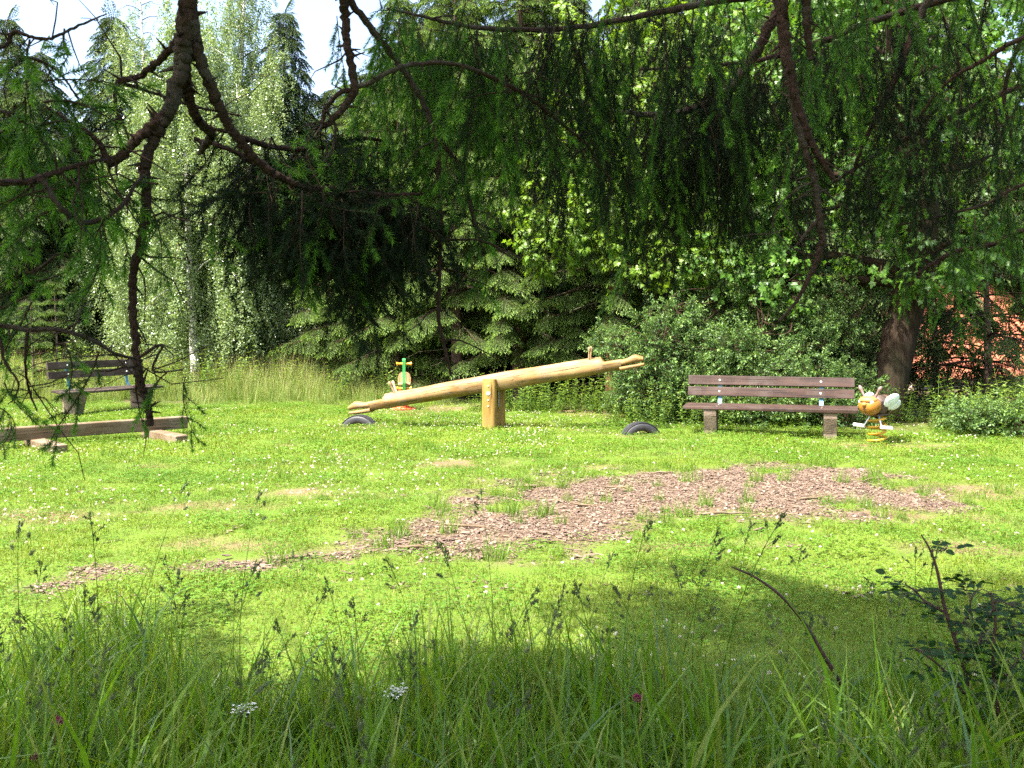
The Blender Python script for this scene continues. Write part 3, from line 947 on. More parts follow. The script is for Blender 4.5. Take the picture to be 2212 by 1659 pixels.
c = mixc(nt, ac.outputs['Fac'], c, mixc(nt, ramp(nt, fine, [(0.35, 0.0), (0.65, 1.0)]), (0.135, 0.095, 0.062), (0.062, 0.041, 0.026)))
nt.links.new(c, bs.inputs['Base Color']); bs.inputs['Roughness'].default_value = 0.95; bs.inputs['Specular IOR Level'].default_value = 0.1
bump(nt, bs, fine, 0.8, 0.02)
M['ground'] = m
xs = np.concatenate([[-900, -400, -200, -100, -60, -40], np.arange(-28, -10, 0.5), np.arange(-10, 10, 0.11), np.arange(10, 28, 0.5), [28, 40, 60, 100, 200, 400, 900]])
ys = np.concatenate([[-900, -300, -100, -40, -20, -10, -5, -2, 0, 1], np.arange(1.5, 18.5, 0.11), np.arange(18.5, 40, 0.5), [40, 60, 100, 200, 400, 900]])
ground = link('ground', grid_mesh('ground', xs, ys, M['ground']))
tag(ground, 'mown lawn clearing with bare patches and woodland floor', kind='structure')


def frustum_points(n, y0, y1, rng, margin=1.6, k=0.58):
    """points spread evenly over the clearing in view and a little beyond"""
    out = []
    got = 0
    while got < n:
        y = rng.uniform(y0, y1, n * 2); x = rng.uniform(-1, 1, n * 2) * (k * y1 + margin)
        ok = np.abs(x) < k * y + margin
        out.append(np.stack([x[ok], y[ok]], -1)); got += ok.sum()
    return np.concatenate(out)[:n]


def area(y0, y1, margin=1.6, k=0.58):
    return (k * (y0 + y1) / 2 + margin) * 2 * (y1 - y0)


def ground_scatter(name, ng, p, rng, scl, sink=0.0, tilt=0.08, idx=None):
    z = gz(p[:, 0], p[:, 1]) - sink
    rot = np.stack([rng.normal(0, tilt, len(p)), rng.normal(0, tilt, len(p)), rng.uniform(0, 2 * PI, len(p))], -1)
    return scatter(name, ng, np.column_stack([p, z]), rot, scl, idx)


def ground_joined(name, meshes, mats, p, rng, scl, sink=0.0, tilt=0.08):
    z = gz(p[:, 0], p[:, 1]) - sink
    rot = np.stack([rng.normal(0, tilt, len(p)), rng.normal(0, tilt, len(p)), rng.uniform(0, 2 * PI, len(p))], -1)
    return join_copies(name, meshes, mats, np.column_stack([p, z]), rot, scl)


rng = np.random.default_rng(51)
# lawn: square tiles on a grid where nothing interrupts it, single tufts round the bare spots
def lawn_bare(x, y):
    return np.maximum(np.maximum(chip_mask(x, y) * 0.985, dry_mask(x, y) * 0.48), wood_mask(x, y) * 0.85)


def lawn_tiles(name, label, ng, side, y0, y1, variants):
    gx, gy = np.meshgrid(np.arange(-13, 13, side), np.arange(y0, y1, side)); gx = gx.ravel() + side / 2; gy = gy.ravel() + side / 2
    ok = np.abs(gx) < 0.58 * gy + 1.6; gx, gy = gx[ok], gy[ok]
    b = np.max([lawn_bare(gx + dx * side / 2, gy + dy * side / 2) for dx in (-1, 0, 1) for dy in (-1, 0, 1)], 0)
    full = b < 0.04
    x, y = gx[full], gy[full]; e = 0.15
    sx = (gz(x + e, y) - gz(x - e, y)) / (2 * e); sy = (gz(x, y + e) - gz(x, y - e)) / (2 * e)
    rot = np.stack([np.arctan(sy), -np.arctan(sx), np.zeros(len(x))], -1)
    idx = (fbm(x * 0.7, y * 0.7, 61) * variants * 1.6 - variants * 0.3 + rng.normal(0, 1.5, len(x))).clip(0, variants - 1).astype(int)
    o = scatter(name, ng, np.stack([x, y, gz(x, y)], -1), rot, np.full(len(x), 1.02), idx)
    tag(o, label, kind='stuff')
    return gx[~full], gy[~full]


def lawn_tufts(name, label, cx, cy, side, per, smul):
    x = (cx[:, None] + (rng.random((len(cx), per)) - 0.5) * side).ravel(); y = (cy[:, None] + (rng.random((len(cy), per)) - 0.5) * side).ravel()
    b = lawn_bare(x, y); k = rng.random(len(x)) > b ** 1.0
    x, y, b = x[k], y[k], b[k]
    s = smul * (0.62 + 0.6 * fbm(x * 1.1, y * 1.1, 61)) * np.where(b > 0.15, rng.uniform(0.45, 1.1, len(b)), 1)
    o = ground_scatter(name, LAWN, np.stack([x, y], -1), rng, s)
    tag(o, label, kind='stuff')


cx, cy = lawn_tiles('lawn_grass', 'short sunlit lawn grass in front of and beside the wood chips', LAWN_TILE, TILE, 3.0, 10.5, 12)
lawn_tufts('lawn_grass', 'ragged lawn grass thinning out into the wood chips and bare spots', cx, cy, TILE, 9, 1.0)
cx, cy = lawn_tiles('lawn_grass', 'short lawn grass under the seesaw and benches', LAWN_FAR, TILE_FAR, 10.5, 18.5, 8)
lawn_tufts('lawn_grass', 'ragged lawn grass along the edge of the trees and round the tyres', cx, cy, TILE_FAR, 13, 1.45)

# longer tufts round the chips and posts
p = frustum_points(2600, 6.0, 12.5, rng)
cm = chip_mask(p[:, 0], p[:, 1])
keep = ((cm > 0.05) & (cm < 0.95) & (rng.random(len(p)) < 0.30)) | ((cm >= 0.95) & (rng.random(len(p)) < 0.05)) | (rng.random(len(p)) < 0.02)
p = p[keep]
o = ground_scatter('grass_tufts', TUFTS, p, rng, rng.uniform(0.22, 0.42, len(p)), 0.02)
tag(o, 'taller grass tufts along the edge of the wood chips', kind='stuff')

# wood chips
x0, x1, y0, y1 = -5.2, 5.2, 5.2, 11.0
n = 36000
p = np.stack([rng.uniform(x0, x1, n), rng.uniform(y0, y1, n)], -1)
cm = chip_mask(p[:, 0], p[:, 1])
p = p[rng.random(n) < cm ** 2.2 * 0.80 * np.clip(0.35 + 1.5 * fbm(p[:, 0] * 2.5, p[:, 1] * 2.5, 88, 3), 0.3, 1) + 0.006]
z = gz(p[:, 0], p[:, 1]) + rng.uniform(0.0, 0.005, len(p))
rot = np.stack([rng.normal(0, 0.07, len(p)), rng.normal(0, 0.07, len(p)), rng.uniform(0, 2 * PI, len(p))], -1)
o = scatter('wood_chips', CHIP, np.column_stack([p, z]), rot, rng.lognormal(-0.05, 0.25, len(p)))
tag(o, 'brown wood chips spread over the bare patch of lawn', kind='stuff')

# white clover heads
p = frustum_points(11000, 3.2, 17.0, rng, 1.6)
cl = fbm(p[:, 0] * 0.55, p[:, 1] * 0.55, 71) + 0.6 * (fbm(p[:, 0] * 2.5, p[:, 1] * 2.5, 72) - 0.5)
pr = np.clip((cl - 0.42) * 3.2, 0.03, 0.9) * (1 - chip_mask(p[:, 0], p[:, 1])) * (1 - 0.9 * wood_mask(p[:, 0], p[:, 1]))
p = p[rng.random(len(p)) < pr]
o = ground_scatter('clover_flowers', CLOVER, p, rng, rng.uniform(0.65, 1.1, len(p)), 0.012, 0.25)
tag(o, 'small white clover flower heads dotted over the lawn', kind='stuff')

# tall grass in the foreground
p = frustum_points(1150, 1.15, 4.3, rng, 1.2)
edge = 3.85 + (fbm(p[:, 0] * 1.2, p[:, 1] * 1.2, 81) - 0.5) * 1.6
pr = np.clip((edge - p[:, 1]) / 0.7, 0.0, 1)
p = p[rng.random(len(p)) < pr]
s = np.clip(1.05 - 0.16 * np.maximum(p[:, 1] - 2.4, 0), 0.5, 1.1) * rng.uniform(0.55, 1.25, len(p)) * (0.85 + 0.6 * fbm(p[:, 0] * 1.7, p[:, 1] * 1.7, 83))
o = ground_joined('tall_grass', TALL, [M['tall_grass'], M['blue_grass'], M['clover_leaf'], M['pale_grass'], M['straw']], p, rng, s, 0.01, 0.12)
tag(o, 'long unmown grass blades in the shaded foreground', kind='stuff')
p = frustum_points(250, 1.9, 4.4, rng, 0.6)
pr = np.clip((4.3 - p[:, 1]) / 1.4, 0.1, 1) * np.where(p[:, 0] < 0.5, 0.95, 0.75)
p = p[rng.random(len(p)) < pr]
o = ground_joined('seeding_grass', STALK, [M['tall_grass'], M['seed_head']], p, rng, rng.uniform(0.75, 1.12, len(p)), 0.01, 0.10)
tag(o, 'thin flowering grass stalks with dark seed heads in the foreground', kind='stuff')

# meadow at the edge of the wood
p = frustum_points(3800, 16.6, 25.0, rng, 2.0)
pr = wood_mask(p[:, 0], p[:, 1]) * np.where(p[:, 0] < -1.2, 1.0, 0.0)
p = p[rng.random(len(p)) < pr]
s = np.clip(0.32 + (p[:, 1] - 16.8) * 0.16, 0.25, 0.95) * rng.uniform(0.6, 1.25, len(p)) * (0.6 + 0.8 * fbm(p[:, 0] * 0.8, p[:, 1] * 0.8, 47))
o = ground_scatter('meadow_grass', MEADOW, p, rng, s, 0.02)
tag(o, 'high pale meadow grass along the edge of the wood', kind='stuff')


def herb_patch(name, label, n, cx, cy, rx, ry, s0, s1, ng=HERB):
    a = rng.random(n) * 2 * PI; r = np.sqrt(rng.random(n))
    p = np.stack([cx + rx * r * np.cos(a), cy + ry * r * np.sin(a)], -1)
    o = ground_scatter(name, ng, p, rng, rng.uniform(s0, s1, n), 0.01, 0.15)
    tag(o, label, kind='stuff')


herb_patch('undergrowth', 'leafy weeds growing under the shrubs behind the long bench', 420, 4.0, 14.6, 2.6, 0.7, 0.5, 1.0)
herb_patch('undergrowth', 'pale leafy weeds under the raised end of the seesaw', 240, 0.9, 16.3, 1.6, 0.5, 0.6, 1.15)
herb_patch('undergrowth', 'sunlit leafy weeds beside the dark hollow past the bee', 420, 7.6, 13.4, 1.5, 0.9, 0.55, 1.2)
herb_patch('undergrowth', 'yellow green nettles behind the old bench', 620, -8.6, 20.6, 4.4, 1.8, 0.5, 1.6)
herb_patch('undergrowth', 'leafy weeds between the meadow grass and the spruces', 170, -3.4, 19.4, 2.8, 1.2, 0.4, 1.2)


# ------------------------------------------------------------------ solid pieces
def box(name, size, mat, parent=None, loc=(0, 0, 0), rot=(0, 0, 0), bev=0.008, jitter=0.0):
    sx, sy, sz = (a / 2 for a in size)
    V = np.array([(x, y, z) for x in (-sx, sx) for y in (-sy, sy) for z in (-sz, sz)])
    if jitter: V = V + np.random.default_rng(len(bpy.data.objects)).normal(0, jitter, V.shape)
    F = [(0, 1, 3, 2), (4, 6, 7, 5), (0, 4, 5, 1), (2, 3, 7, 6), (0, 2, 6, 4), (1, 5, 7, 3)]
    mb = MB(); mb.add(V, F, 0, 0, False)
    o = mb.obj(name, [mat], parent)
    o.location = loc; o.rotation_euler = rot
    if bev:
        b = o.modifiers.new('edge', 'BEVEL'); b.width = bev; b.segments = 2
    return o


def loft(mb, rings, mat=0, smooth=True):
    R = np.asarray(rings, float); m, k = R.shape[:2]
    i = np.arange(m - 1)[:, None] * k; j = np.arange(k)[None]; j2 = (j + 1) % k
    mb.add(R.reshape(-1, 3), np.stack([i + j, i + j2, i + k + j2, i + k + j], -1).reshape(-1, 4), mat, 0, smooth)
    for e, fl in ((0, True), (m - 1, False)):
        V = np.vstack([R[e], R[e].mean(0)[None]])
        F = np.stack([np.arange(k), (np.arange(k) + 1) % k, np.full(k, k)], -1)
        mb.add(V, F[:, ::-1] if fl else F, mat, 0, False)


def disc(name, r, depth, mat, parent, loc, axis='y', n=14, bev=0.002):
    a = np.linspace(0, 2 * PI, n, endpoint=False)
    rings = []
    for t, rr in ((-0.5, r), (0.3, r), (0.5, r * 0.8)):
        if axis == 'y': rings.append(np.stack([r * 0 + rr * np.cos(a), np.full(n, -t * depth), rr * np.sin(a)], -1))
        else: rings.append(np.stack([rr * np.cos(a), rr * np.sin(a), np.full(n, t * depth)], -1))
    mb = MB(); loft(mb, rings, 0, False)
    o = mb.obj(name, [mat], parent); o.location = loc
    return o


def rod(name, a, b, r0, r1, mat, parent, sides=10, bulge=None):
    mb = MB(); a = np.asarray(a, float); b = np.asarray(b, float)
    n = 8; q = np.linspace(0, 1, n)
    rad = r0 + (r1 - r0) * q
    if bulge is not None: rad = rad + np.array(bulge)
    tube(mb, a + (b - a) * q[:, None], rad, sides)
    return mb.obj(name, [mat], parent)


# ------------------------------------------------------------------ the seesaw
def build_seesaw():
    gx, gy = -0.31, 14.0
    root = empty('seesaw', (gx, gy, float(gz(gx, gy))), math.radians(-12.6))
    tag(root, 'golden log seesaw with carved fish heads resting its left end on a tyre', 'seesaw')
    tilt = math.radians(10.0); pz = 0.66
    Rt = np.array([[math.cos(tilt), 0, -math.sin(tilt)], [0, 1, 0], [math.sin(tilt), 0, math.cos(tilt)]])
    half = 2.32
    rngs = np.random.default_rng(5)
    K = 26; a = np.linspace(0, 2 * PI, K, endpoint=False)

    def section(x, sy=1.0, top=None, rmul=1.0):
        w = 0.004 * np.sin(a * 3 + x * 2) + 0.004 * np.sin(a * 5 - x * 3.1) + 0.003 * math.sin(x * 6)
        r = (0.122 + 0.010 * math.sin(x * 1.1 + 1) + w) * rmul
        y = r * np.cos(a) * sy; z = r * np.sin(a)
        bow = -0.03 * (x / half) ** 2 + 0.02
        if top is not None: z = np.minimum(z, top + 0.006 * np.cos(a * 2))
        return np.stack([np.full(K, x), y, z + bow], -1)
    xs = [-1.99, -1.9, -1.74, -1.722, -1.70, -1.5, -1.2, -0.9, -0.6, -0.42, -0.32, -0.15, 0.0, 0.15, 0.32, 0.42, 0.6, 0.9, 1.2, 1.5, 1.70, 1.722, 1.74, 1.9, 1.99]
    rings = []
    for x in xs:
        top = 0.045 if abs(x) > 1.73 else (0.085 if abs(x) > 1.71 else None)
        sy = 0.72 if abs(x) < 0.35 else (0.86 if abs(x) < 0.45 else 1.0)
        rings.append(section(x, sy, top, 0.9 if abs(x) > 1.73 else 1.0))
    mb = MB(); loft(mb, rings)
    beam = mb.obj('beam', [M['wood_golden']], root)
    beam.location = (0, 0, pz); beam.rotation_euler = (0, -tilt, 0)
    for sg in (-1, 1):
        # carved head: an upper and a lower jaw with the mouth open between them, a brow bump above
        for nm, z0, z1, thin in (('upper_jaw', 0.012, 0.072, 1.0), ('lower_jaw', -0.066, -0.030, 0.8)):
            rr = []
            for q, x in enumerate(np.linspace(1.96, 2.32, 8)):
                t = q / 7
                wy = 0.108 * (1 - 0.28 * t ** 3)
                if nm == 'upper_jaw':
                    lo = -0.042 + 0.016 * min(1, t * 1.6); hi = 0.050 + 0.045 * math.exp(-((t - 0.66) / 0.24) ** 2) - 0.016 * t ** 6
                else:
                    lo = -0.112 + 0.018 * t ** 3; hi = -0.038 - 0.004 * min(1, t * 1.5)
                c_ = (lo + hi) / 2; h_ = (hi - lo) / 2
                ca, sa = np.cos(a), np.sin(a)
                yy = np.sign(ca) * np.abs(ca) ** 0.7 * wy; zz = c_ + np.sign(sa) * np.abs(sa) ** 0.7 * h_
                rr.append(np.stack([np.full(K, x), yy, zz - 0.01], -1))
            if sg < 0:
                rr = [r_ * np.array([-1, 1, 1]) for r_ in rr][::-1]
            mb = MB(); loft(mb, rr)
            j = mb.obj(nm, [M['wood_golden']], root); j.location = (0, 0, pz); j.rotation_euler = (0, -tilt, 0)
        for sy in (-1, 1):
            b0 = np.array([sg * 1.53, sy * 0.045, 0.10]); b1 = np.array([sg * 1.58, sy * 0.085, 0.30])
            hnd = rod('handle', b0, b1, 0.017, 0.015, M['wood_peg'], root, 10, [0, 0, 0, 0, 0, 0.004, 0.012, 0.004])
            hnd.location = (0, 0, pz); hnd.rotation_euler = (0, -tilt, 0)
    # two half-log posts, flat sides towards the beam
    for sy, hh in ((-1, 0.745), (1, 0.735)):
        rr = []
        th = np.linspace(-PI / 2, PI / 2, 15)
        for q in np.linspace(-0.12, hh, 12):
            f = 1.0 if q < hh - 0.03 else 0.90
            w = 1 + 0.02 * math.sin(q * 7 + sy)
            sn, cs = np.sin(th), np.cos(th)
            x_ = (0.07 if sy > 0 else 0) + 0.112 * f * w * np.sign(sn) * np.abs(sn) ** 0.7; y_ = 0.02 + 0.10 * f * w * np.abs(cs) ** 0.6
            ring = np.stack([x_, sy * (0.085 + y_), np.full(15, q)], -1)
            ox = 0.07 if sy > 0 else 0
            ring = np.vstack([ring, [[ox + 0.108 * f, sy * 0.088, q], [ox, sy * 0.086, q], [ox - 0.108 * f, sy * 0.088, q]]])
            if sy > 0: ring = ring[::-1]
            rr.append(ring)
        mb = MB(); loft(mb, rr)
        mb.obj('post', [M['wood_post']], root)
    yf = -0.085 - 0.122
    for z, r, mt in ((0.645, 0.013, 'bolt'), (0.53, 0.031, 'bolt'), (0.435, 0.014, 'bolt'), (0.345, 0.014, 'bolt')):
        disc('bolt', r, 0.022, M[mt], root, (0.0, yf + 0.004, z))
    box('bearing_plate', (0.008, 0.10, 0.26), M['steel'], root, (0.112, 0.04, 0.44), (0, 0, 0), 0.002)


build_seesaw()


def build_tyre(x, y, rz, label, r=0.31, top=0.172):
    root = empty('half_buried_tyre', (x, y, float(gz(x, y))), rz)
    tag(root, label, 'tyre', 'half-buried tyres under the seesaw ends')
    cz = top - r
    K = 20; ph = np.linspace(0, 2 * PI, K, endpoint=False)
    n = 64
    rings = []
    for k in range(n + 1):
        t = -0.12 * PI + (1.24 * PI) * k / n
        sq = lambda c: np.sign(c) * np.abs(c) ** 0.62
        rad = (r - 0.062) + 0.062 * sq(np.cos(ph)); ax = 0.088 * sq(np.sin(ph))
        rings.append(np.stack([rad * math.cos(t), ax, cz + rad * math.sin(t)], -1))
    mb = MB(); loft(mb, rings)
    mb.obj('carcass', [M['tyre']], root)
    # tread blocks along the crown, joined into one band
    mb = MB()
    for k in range(58):
        t = -0.05 * PI + 1.10 * PI * k / 58
        for j, ax in enumerate((-0.062, -0.022, 0.022, 0.062)):
            tt = t + (j % 2) * 0.03
            c = np.array([math.cos(tt), 0, math.sin(tt)]); tn = np.array([-math.sin(tt), 0, math.cos(tt)])
            rr = r - (0.004 if abs(ax) > 0.05 else 0.0)
            pts = []
            for dr in (-0.004, 0.005):
                for dt, da in ((-0.011, -0.017), (0.011, -0.017), (0.011, 0.017), (-0.011, 0.017)):
                    pts.append(c * (rr + dr) + tn * dt + np.array([0, ax + da, cz]))
            mb.add(pts, [(4, 5, 6, 7), (0, 1, 5, 4), (1, 2, 6, 5), (2, 3, 7, 6), (3, 0, 4, 7)], 0, 0, False)
    tr = mb.obj('tread', [M['tyre']], root); tr['kind'] = 'stuff'


build_tyre(-2.35, 14.25, math.radians(-10), 'black half-buried tyre under the seesaw head that touches the ground')
build_tyre(1.835, 13.2, math.radians(14), 'black half-buried tyre standing free below the raised seesaw end')


# ------------------------------------------------------------------ benches
def build_bench(x, y, rz, length, label, plank, leg_mat, seat_z=0.41, sag=0.0, lift=0.0):
    """length along local X, the sitter looks towards local -Y"""
    root = empty('park_bench', (x, y, float(gz(x, y))), rz)
    tag(root, label, 'bench', 'park benches')
    for k, yy in enumerate((-0.16, -0.005, 0.15)):
        o = box('seat_plank', (length, 0.145, 0.045), M[plank], root, (0.01 * (k - 1), yy, seat_z - 0.0225 + 0.006 * k), (0, sag, 0.004 * (k - 1)), 0.006, 0.003)
        disc_z = seat_z + 0.002 + 0.006 * k
        for sx in (-1, 1):
            disc('bolt', 0.008, 0.006, M['bolt'], o, (sx * length * 0.30, 0.0, 0.0235), 'z', 10)
    for k, (zz, yy) in enumerate(((0.585 + lift, 0.275 + lift * 0.22), (0.745 + lift, 0.315 + lift * 0.22))):
        o = box('back_plank', (length * 0.985, 0.042, 0.132), M[plank], root, (-0.01 + 0.006 * k, yy, zz), (math.radians(-13), sag, 0.0), 0.006, 0.003)
        for sx in (-1, 1):
            disc('bolt', 0.013, 0.010, M['white_plastic'], o, (sx * length * 0.30, -0.023, 0.0), 'y', 12)
    for sx in (-1, 1):
        xx = sx * length * 0.345
        prof = [(-0.10, -0.15), (0.17, -0.15), (0.19, 0.02), (0.225, seat_z - 0.05), (-0.215, seat_z - 0.05), (-0.205, seat_z - 0.13), (-0.12, 0.06)]
        mb = MB(); rr = []
        for sxx in (-0.085, 0.085):
            rr.append(np.array([(sxx * (1 + 0.0 * z), yy, z) for yy, z in prof]))
        rr = rr if True else rr
        loft(mb, rr, 0, False)
        o = mb.obj('leg', [M[leg_mat]], root); o.location = (xx, 0, 0)
        b = o.modifiers.new('edge', 'BEVEL'); b.width = 0.012; b.segments = 2
        # bent flat steel that carries the back
        mb = MB()
        path = np.array([(0.16, seat_z - 0.05), (0.225, seat_z + 0.02), (0.262, 0.50), (0.335 + lift * 0.22, 0.80 + lift)])
        rr = []
        for (yy, z) in path:
            rr.append(np.array([(-0.028, yy, z), (0.028, yy, z), (0.028, yy + 0.010, z), (-0.028, yy + 0.010, z)]))
        loft(mb, rr, 0, False)
        o = mb.obj('back_bracket', [M['steel_blue']], root); o.location = (sx * length * 0.30, 0.012, 0)
    return root


build_bench(3.60, 12.95, math.radians(-17), 2.32, 'dark red-brown plank bench facing the lawn beside the bee rider', 'bench_plank', 'concrete')
build_bench(-7.22, 16.6, math.radians(61), 2.0, 'weathered grey-brown bench with concrete legs seen end-on by the meadow', 'bench_old', 'concrete', 0.43, 0.0, 0.11)


# ------------------------------------------------------------------ balance beam on two cross timbers
def build_balance_beam():
    e1 = np.array([-4.60, 13.05]); e0 = np.array([-7.7, 10.15])
    c = (e0 + e1) / 2; d = e1 - e0; L = float(np.hypot(*d)); yaw = math.atan2(d[1], d[0])
    root = empty('balance_beam', (c[0], c[1], float(gz(*c))), yaw)
    tag(root, 'low squared timber balance beam on cross timbers in front of the old bench', 'balance beam')
    box('beam', (L, 0.16, 0.165), M['sleeper'], root, (0, 0, 0.178), (0, 0.004, 0), 0.010, 0.004)
    for xx in (L / 2 - 0.45, 0.30 - 0.12, -L / 2 + 0.5):
        box('cross_timber', (0.17, 1.05, 0.15), M['sleeper'], root, (xx, -0.33, 0.022), (0, 0, 0.03), 0.010, 0.004)


build_balance_beam()


# ------------------------------------------------------------------ bee on a spring
def coil(mb, r, h, turns, wire, z0, n=150, sides=10):
    t = np.linspace(0, 1, n); a = t * turns * 2 * PI + 0.6
    ends = 1.0
    pts = np.stack([r * np.cos(a), r * np.sin(a), z0 + h * t], -1)
    tube(mb, pts, wire, sides)


def ellipsoid(mb, c, rad, rot=None, mat=0, nu=20, nv=14, fn=None):
    u = np.linspace(0, 2 * PI, nu, endpoint=False); v = np.linspace(0.06, PI - 0.06, nv)
    rings = []
    for vv in v:
        pt = np.stack([np.cos(vv) * np.ones(nu), np.sin(vv) * np.cos(u), np.sin(vv) * np.sin(u)], -1)
        if fn is not None: pt = fn(pt)
        pt = pt * rad
        if rot is not None: pt = pt @ np.array(rot).T
        rings.append(pt + c)
    loft(mb, rings, mat)


def build_bee():
    gx, gy = 4.73, 12.0
    root = empty('spring_rider', (gx, gy, float(gz(gx, gy))), math.atan2(-0.62, -0.78))
    tag(root, 'yellow and brown carved bee rider with white wings on a yellow coil spring', 'spring rider')
    # local +X is where the bee looks
    mb = MB(); coil(mb, 0.105, 0.40, 4.6, 0.0145, -0.02)
    mb.obj('spring', [M['yellow_paint']], root)
    box('mount_plate', (0.30, 0.20, 0.022), M['bee_brown'], root, (0.0, 0, 0.39), (0, 0, 0), 0.004)
    # abdomen: stripes of brown and orange along the body
    sl = [(-0.46, 0.045), (-0.43, 0.075), (-0.36, 0.105), (-0.27, 0.125), (-0.18, 0.135), (-0.08, 0.135), (0.02, 0.13)]
    K = 22; a = np.linspace(0, 2 * PI, K, endpoint=False)
    xs_ = np.linspace(-0.46, 0.06, 27)
    rads = np.interp(xs_, [s[0] for s in sl] + [0.06], [s[1] for s in sl] + [0.13])
    groove = 0.006 * (np.cos(xs_ * 2 * PI / 0.065) < -0.2)
    rr = [np.stack([np.full(K, x), 1.05 * (r_ - g_) * np.cos(a), 0.50 + (r_ - g_) * np.sin(a)], -1) for x, r_, g_ in zip(xs_, rads, groove)]
    mb = MB(); R = np.array(rr)
    loft(mb, R[:19], 0); body = mb.obj('abdomen', [M['bee_orange']], root)
    for k in range(5):
        x = -0.40 + k * 0.075; r_ = float(np.interp(x, xs_, rads)) + 0.004
        mb = MB()
        loft(mb, [np.stack([np.full(K, x + dx), 1.05 * r_ * np.cos(a), 0.50 + r_ * np.sin(a)], -1) for dx in (-0.016, -0.012, 0.012, 0.016)], 0)
        mb.obj('stripe', [M['bee_brown']], body)
    mb = MB(); ellipsoid(mb, np.array([0.0, 0, 0.505]), (0.115, 0.148, 0.143)); mb.obj('thorax', [M['bee_brown']], root)
    # head: a broad carved drum that narrows to the chin

    def headfn(p):
        q = p.copy()
        low = np.clip(-q[:, 2], 0, 1)
        q[:, 1] *= 1 - 0.22 * low
        q[:, 0] *= np.where(q[:, 0] > 0, 1 - 0.12 * low, 1)
        s_ = np.sign(q); q = s_ * np.abs(q) ** 0.82
        return q
    mb = MB(); ellipsoid(mb, np.array([0.17, 0, 0.505]), (0.130, 0.136, 0.118), None, 0, 28, 18, headfn)
    head = mb.obj('head', [M['bee_yellow']], root)
    mb = MB(); ellipsoid(mb, np.array([0.205, 0, 0.585]), (0.105, 0.115, 0.055), None, 0, 20, 12)
    mb.obj('brow', [M['bee_orange']], head)
    for sy in (-1, 1):
        mb = MB(); ellipsoid(mb, np.array([0.262, sy * 0.062, 0.566]), (0.022, 0.040, 0.033)); e = mb.obj('eye', [M['white_plastic']], head)
        mb = MB(); ellipsoid(mb, np.array([0.279, sy * 0.052, 0.566]), (0.010, 0.022, 0.021)); mb.obj('pupil', [M['black_paint']], head)
        mb = MB()
        p0 = np.array([0.17, sy * 0.06, 0.60]); p1 = np.array([0.16, sy * 0.155, 0.765])
        q = np.linspace(0, 1, 12)
        tube(mb, p0 + (p1 - p0) * q[:, None], [0.017, 0.017, 0.016, 0.016, 0.016, 0.016, 0.017, 0.021, 0.025, 0.026, 0.021, 0.008], 12)
        mb.obj('antenna', [M['bee_pink']], root)
        # fore wing and hind wing, thick carved boards laid on the back
        for (cx, cz, ln, wd, ry, nm) in ((-0.08, 0.575, 0.165, 0.085, 0.22, 'fore_wing'), (-0.16, 0.515, 0.150, 0.072, 0.12, 'hind_wing')):
            mb = MB(); ellipsoid(mb, np.zeros(3), (ln, 0.024, wd), None, 0, 24, 16)
            w = mb.obj(nm, [M['wing_white']], root)
            w.location = (cx, sy * (0.142 + (0.016 if nm == 'fore_wing' else 0)), cz); w.rotation_euler = (sy * -0.22, ry, sy * -0.10)
        # foot rests: a bent steel bar and a white grip
        rod('foot_bar', (0.05, sy * 0.05, 0.39), (0.10, sy * 0.125, 0.235), 0.011, 0.011, M['steel'], root)
        rod('foot_grip', (0.10, sy * 0.115, 0.235), (0.105, sy * 0.265, 0.243), 0.022, 0.022, M['white_plastic'], root, 14)
    mb = MB(); ellipsoid(mb, np.array([0.300, 0.0, 0.535]), (0.030, 0.030, 0.028)); mb.obj('nose', [M['bee_orange']], head)
    # carved smile
    mb = MB(); t = np.linspace(-1, 1, 17)
    pts = np.stack([0.295 - 0.045 * t ** 2, 0.095 * t, 0.474 + 0.030 * t ** 2], -1)
    tube(mb, pts, 0.005, 6); mb.obj('smile', [M['bee_brown']], head)
    mb = MB(); t = np.linspace(0, 1, 8)
    tube(mb, np.stack([0.302 - 0.06 * t ** 2, np.full(8, 0.0), 0.50 - 0.11 * t], -1), 0.0035, 5); mb.obj('carved_line', [M['bee_brown']], head)


build_bee()


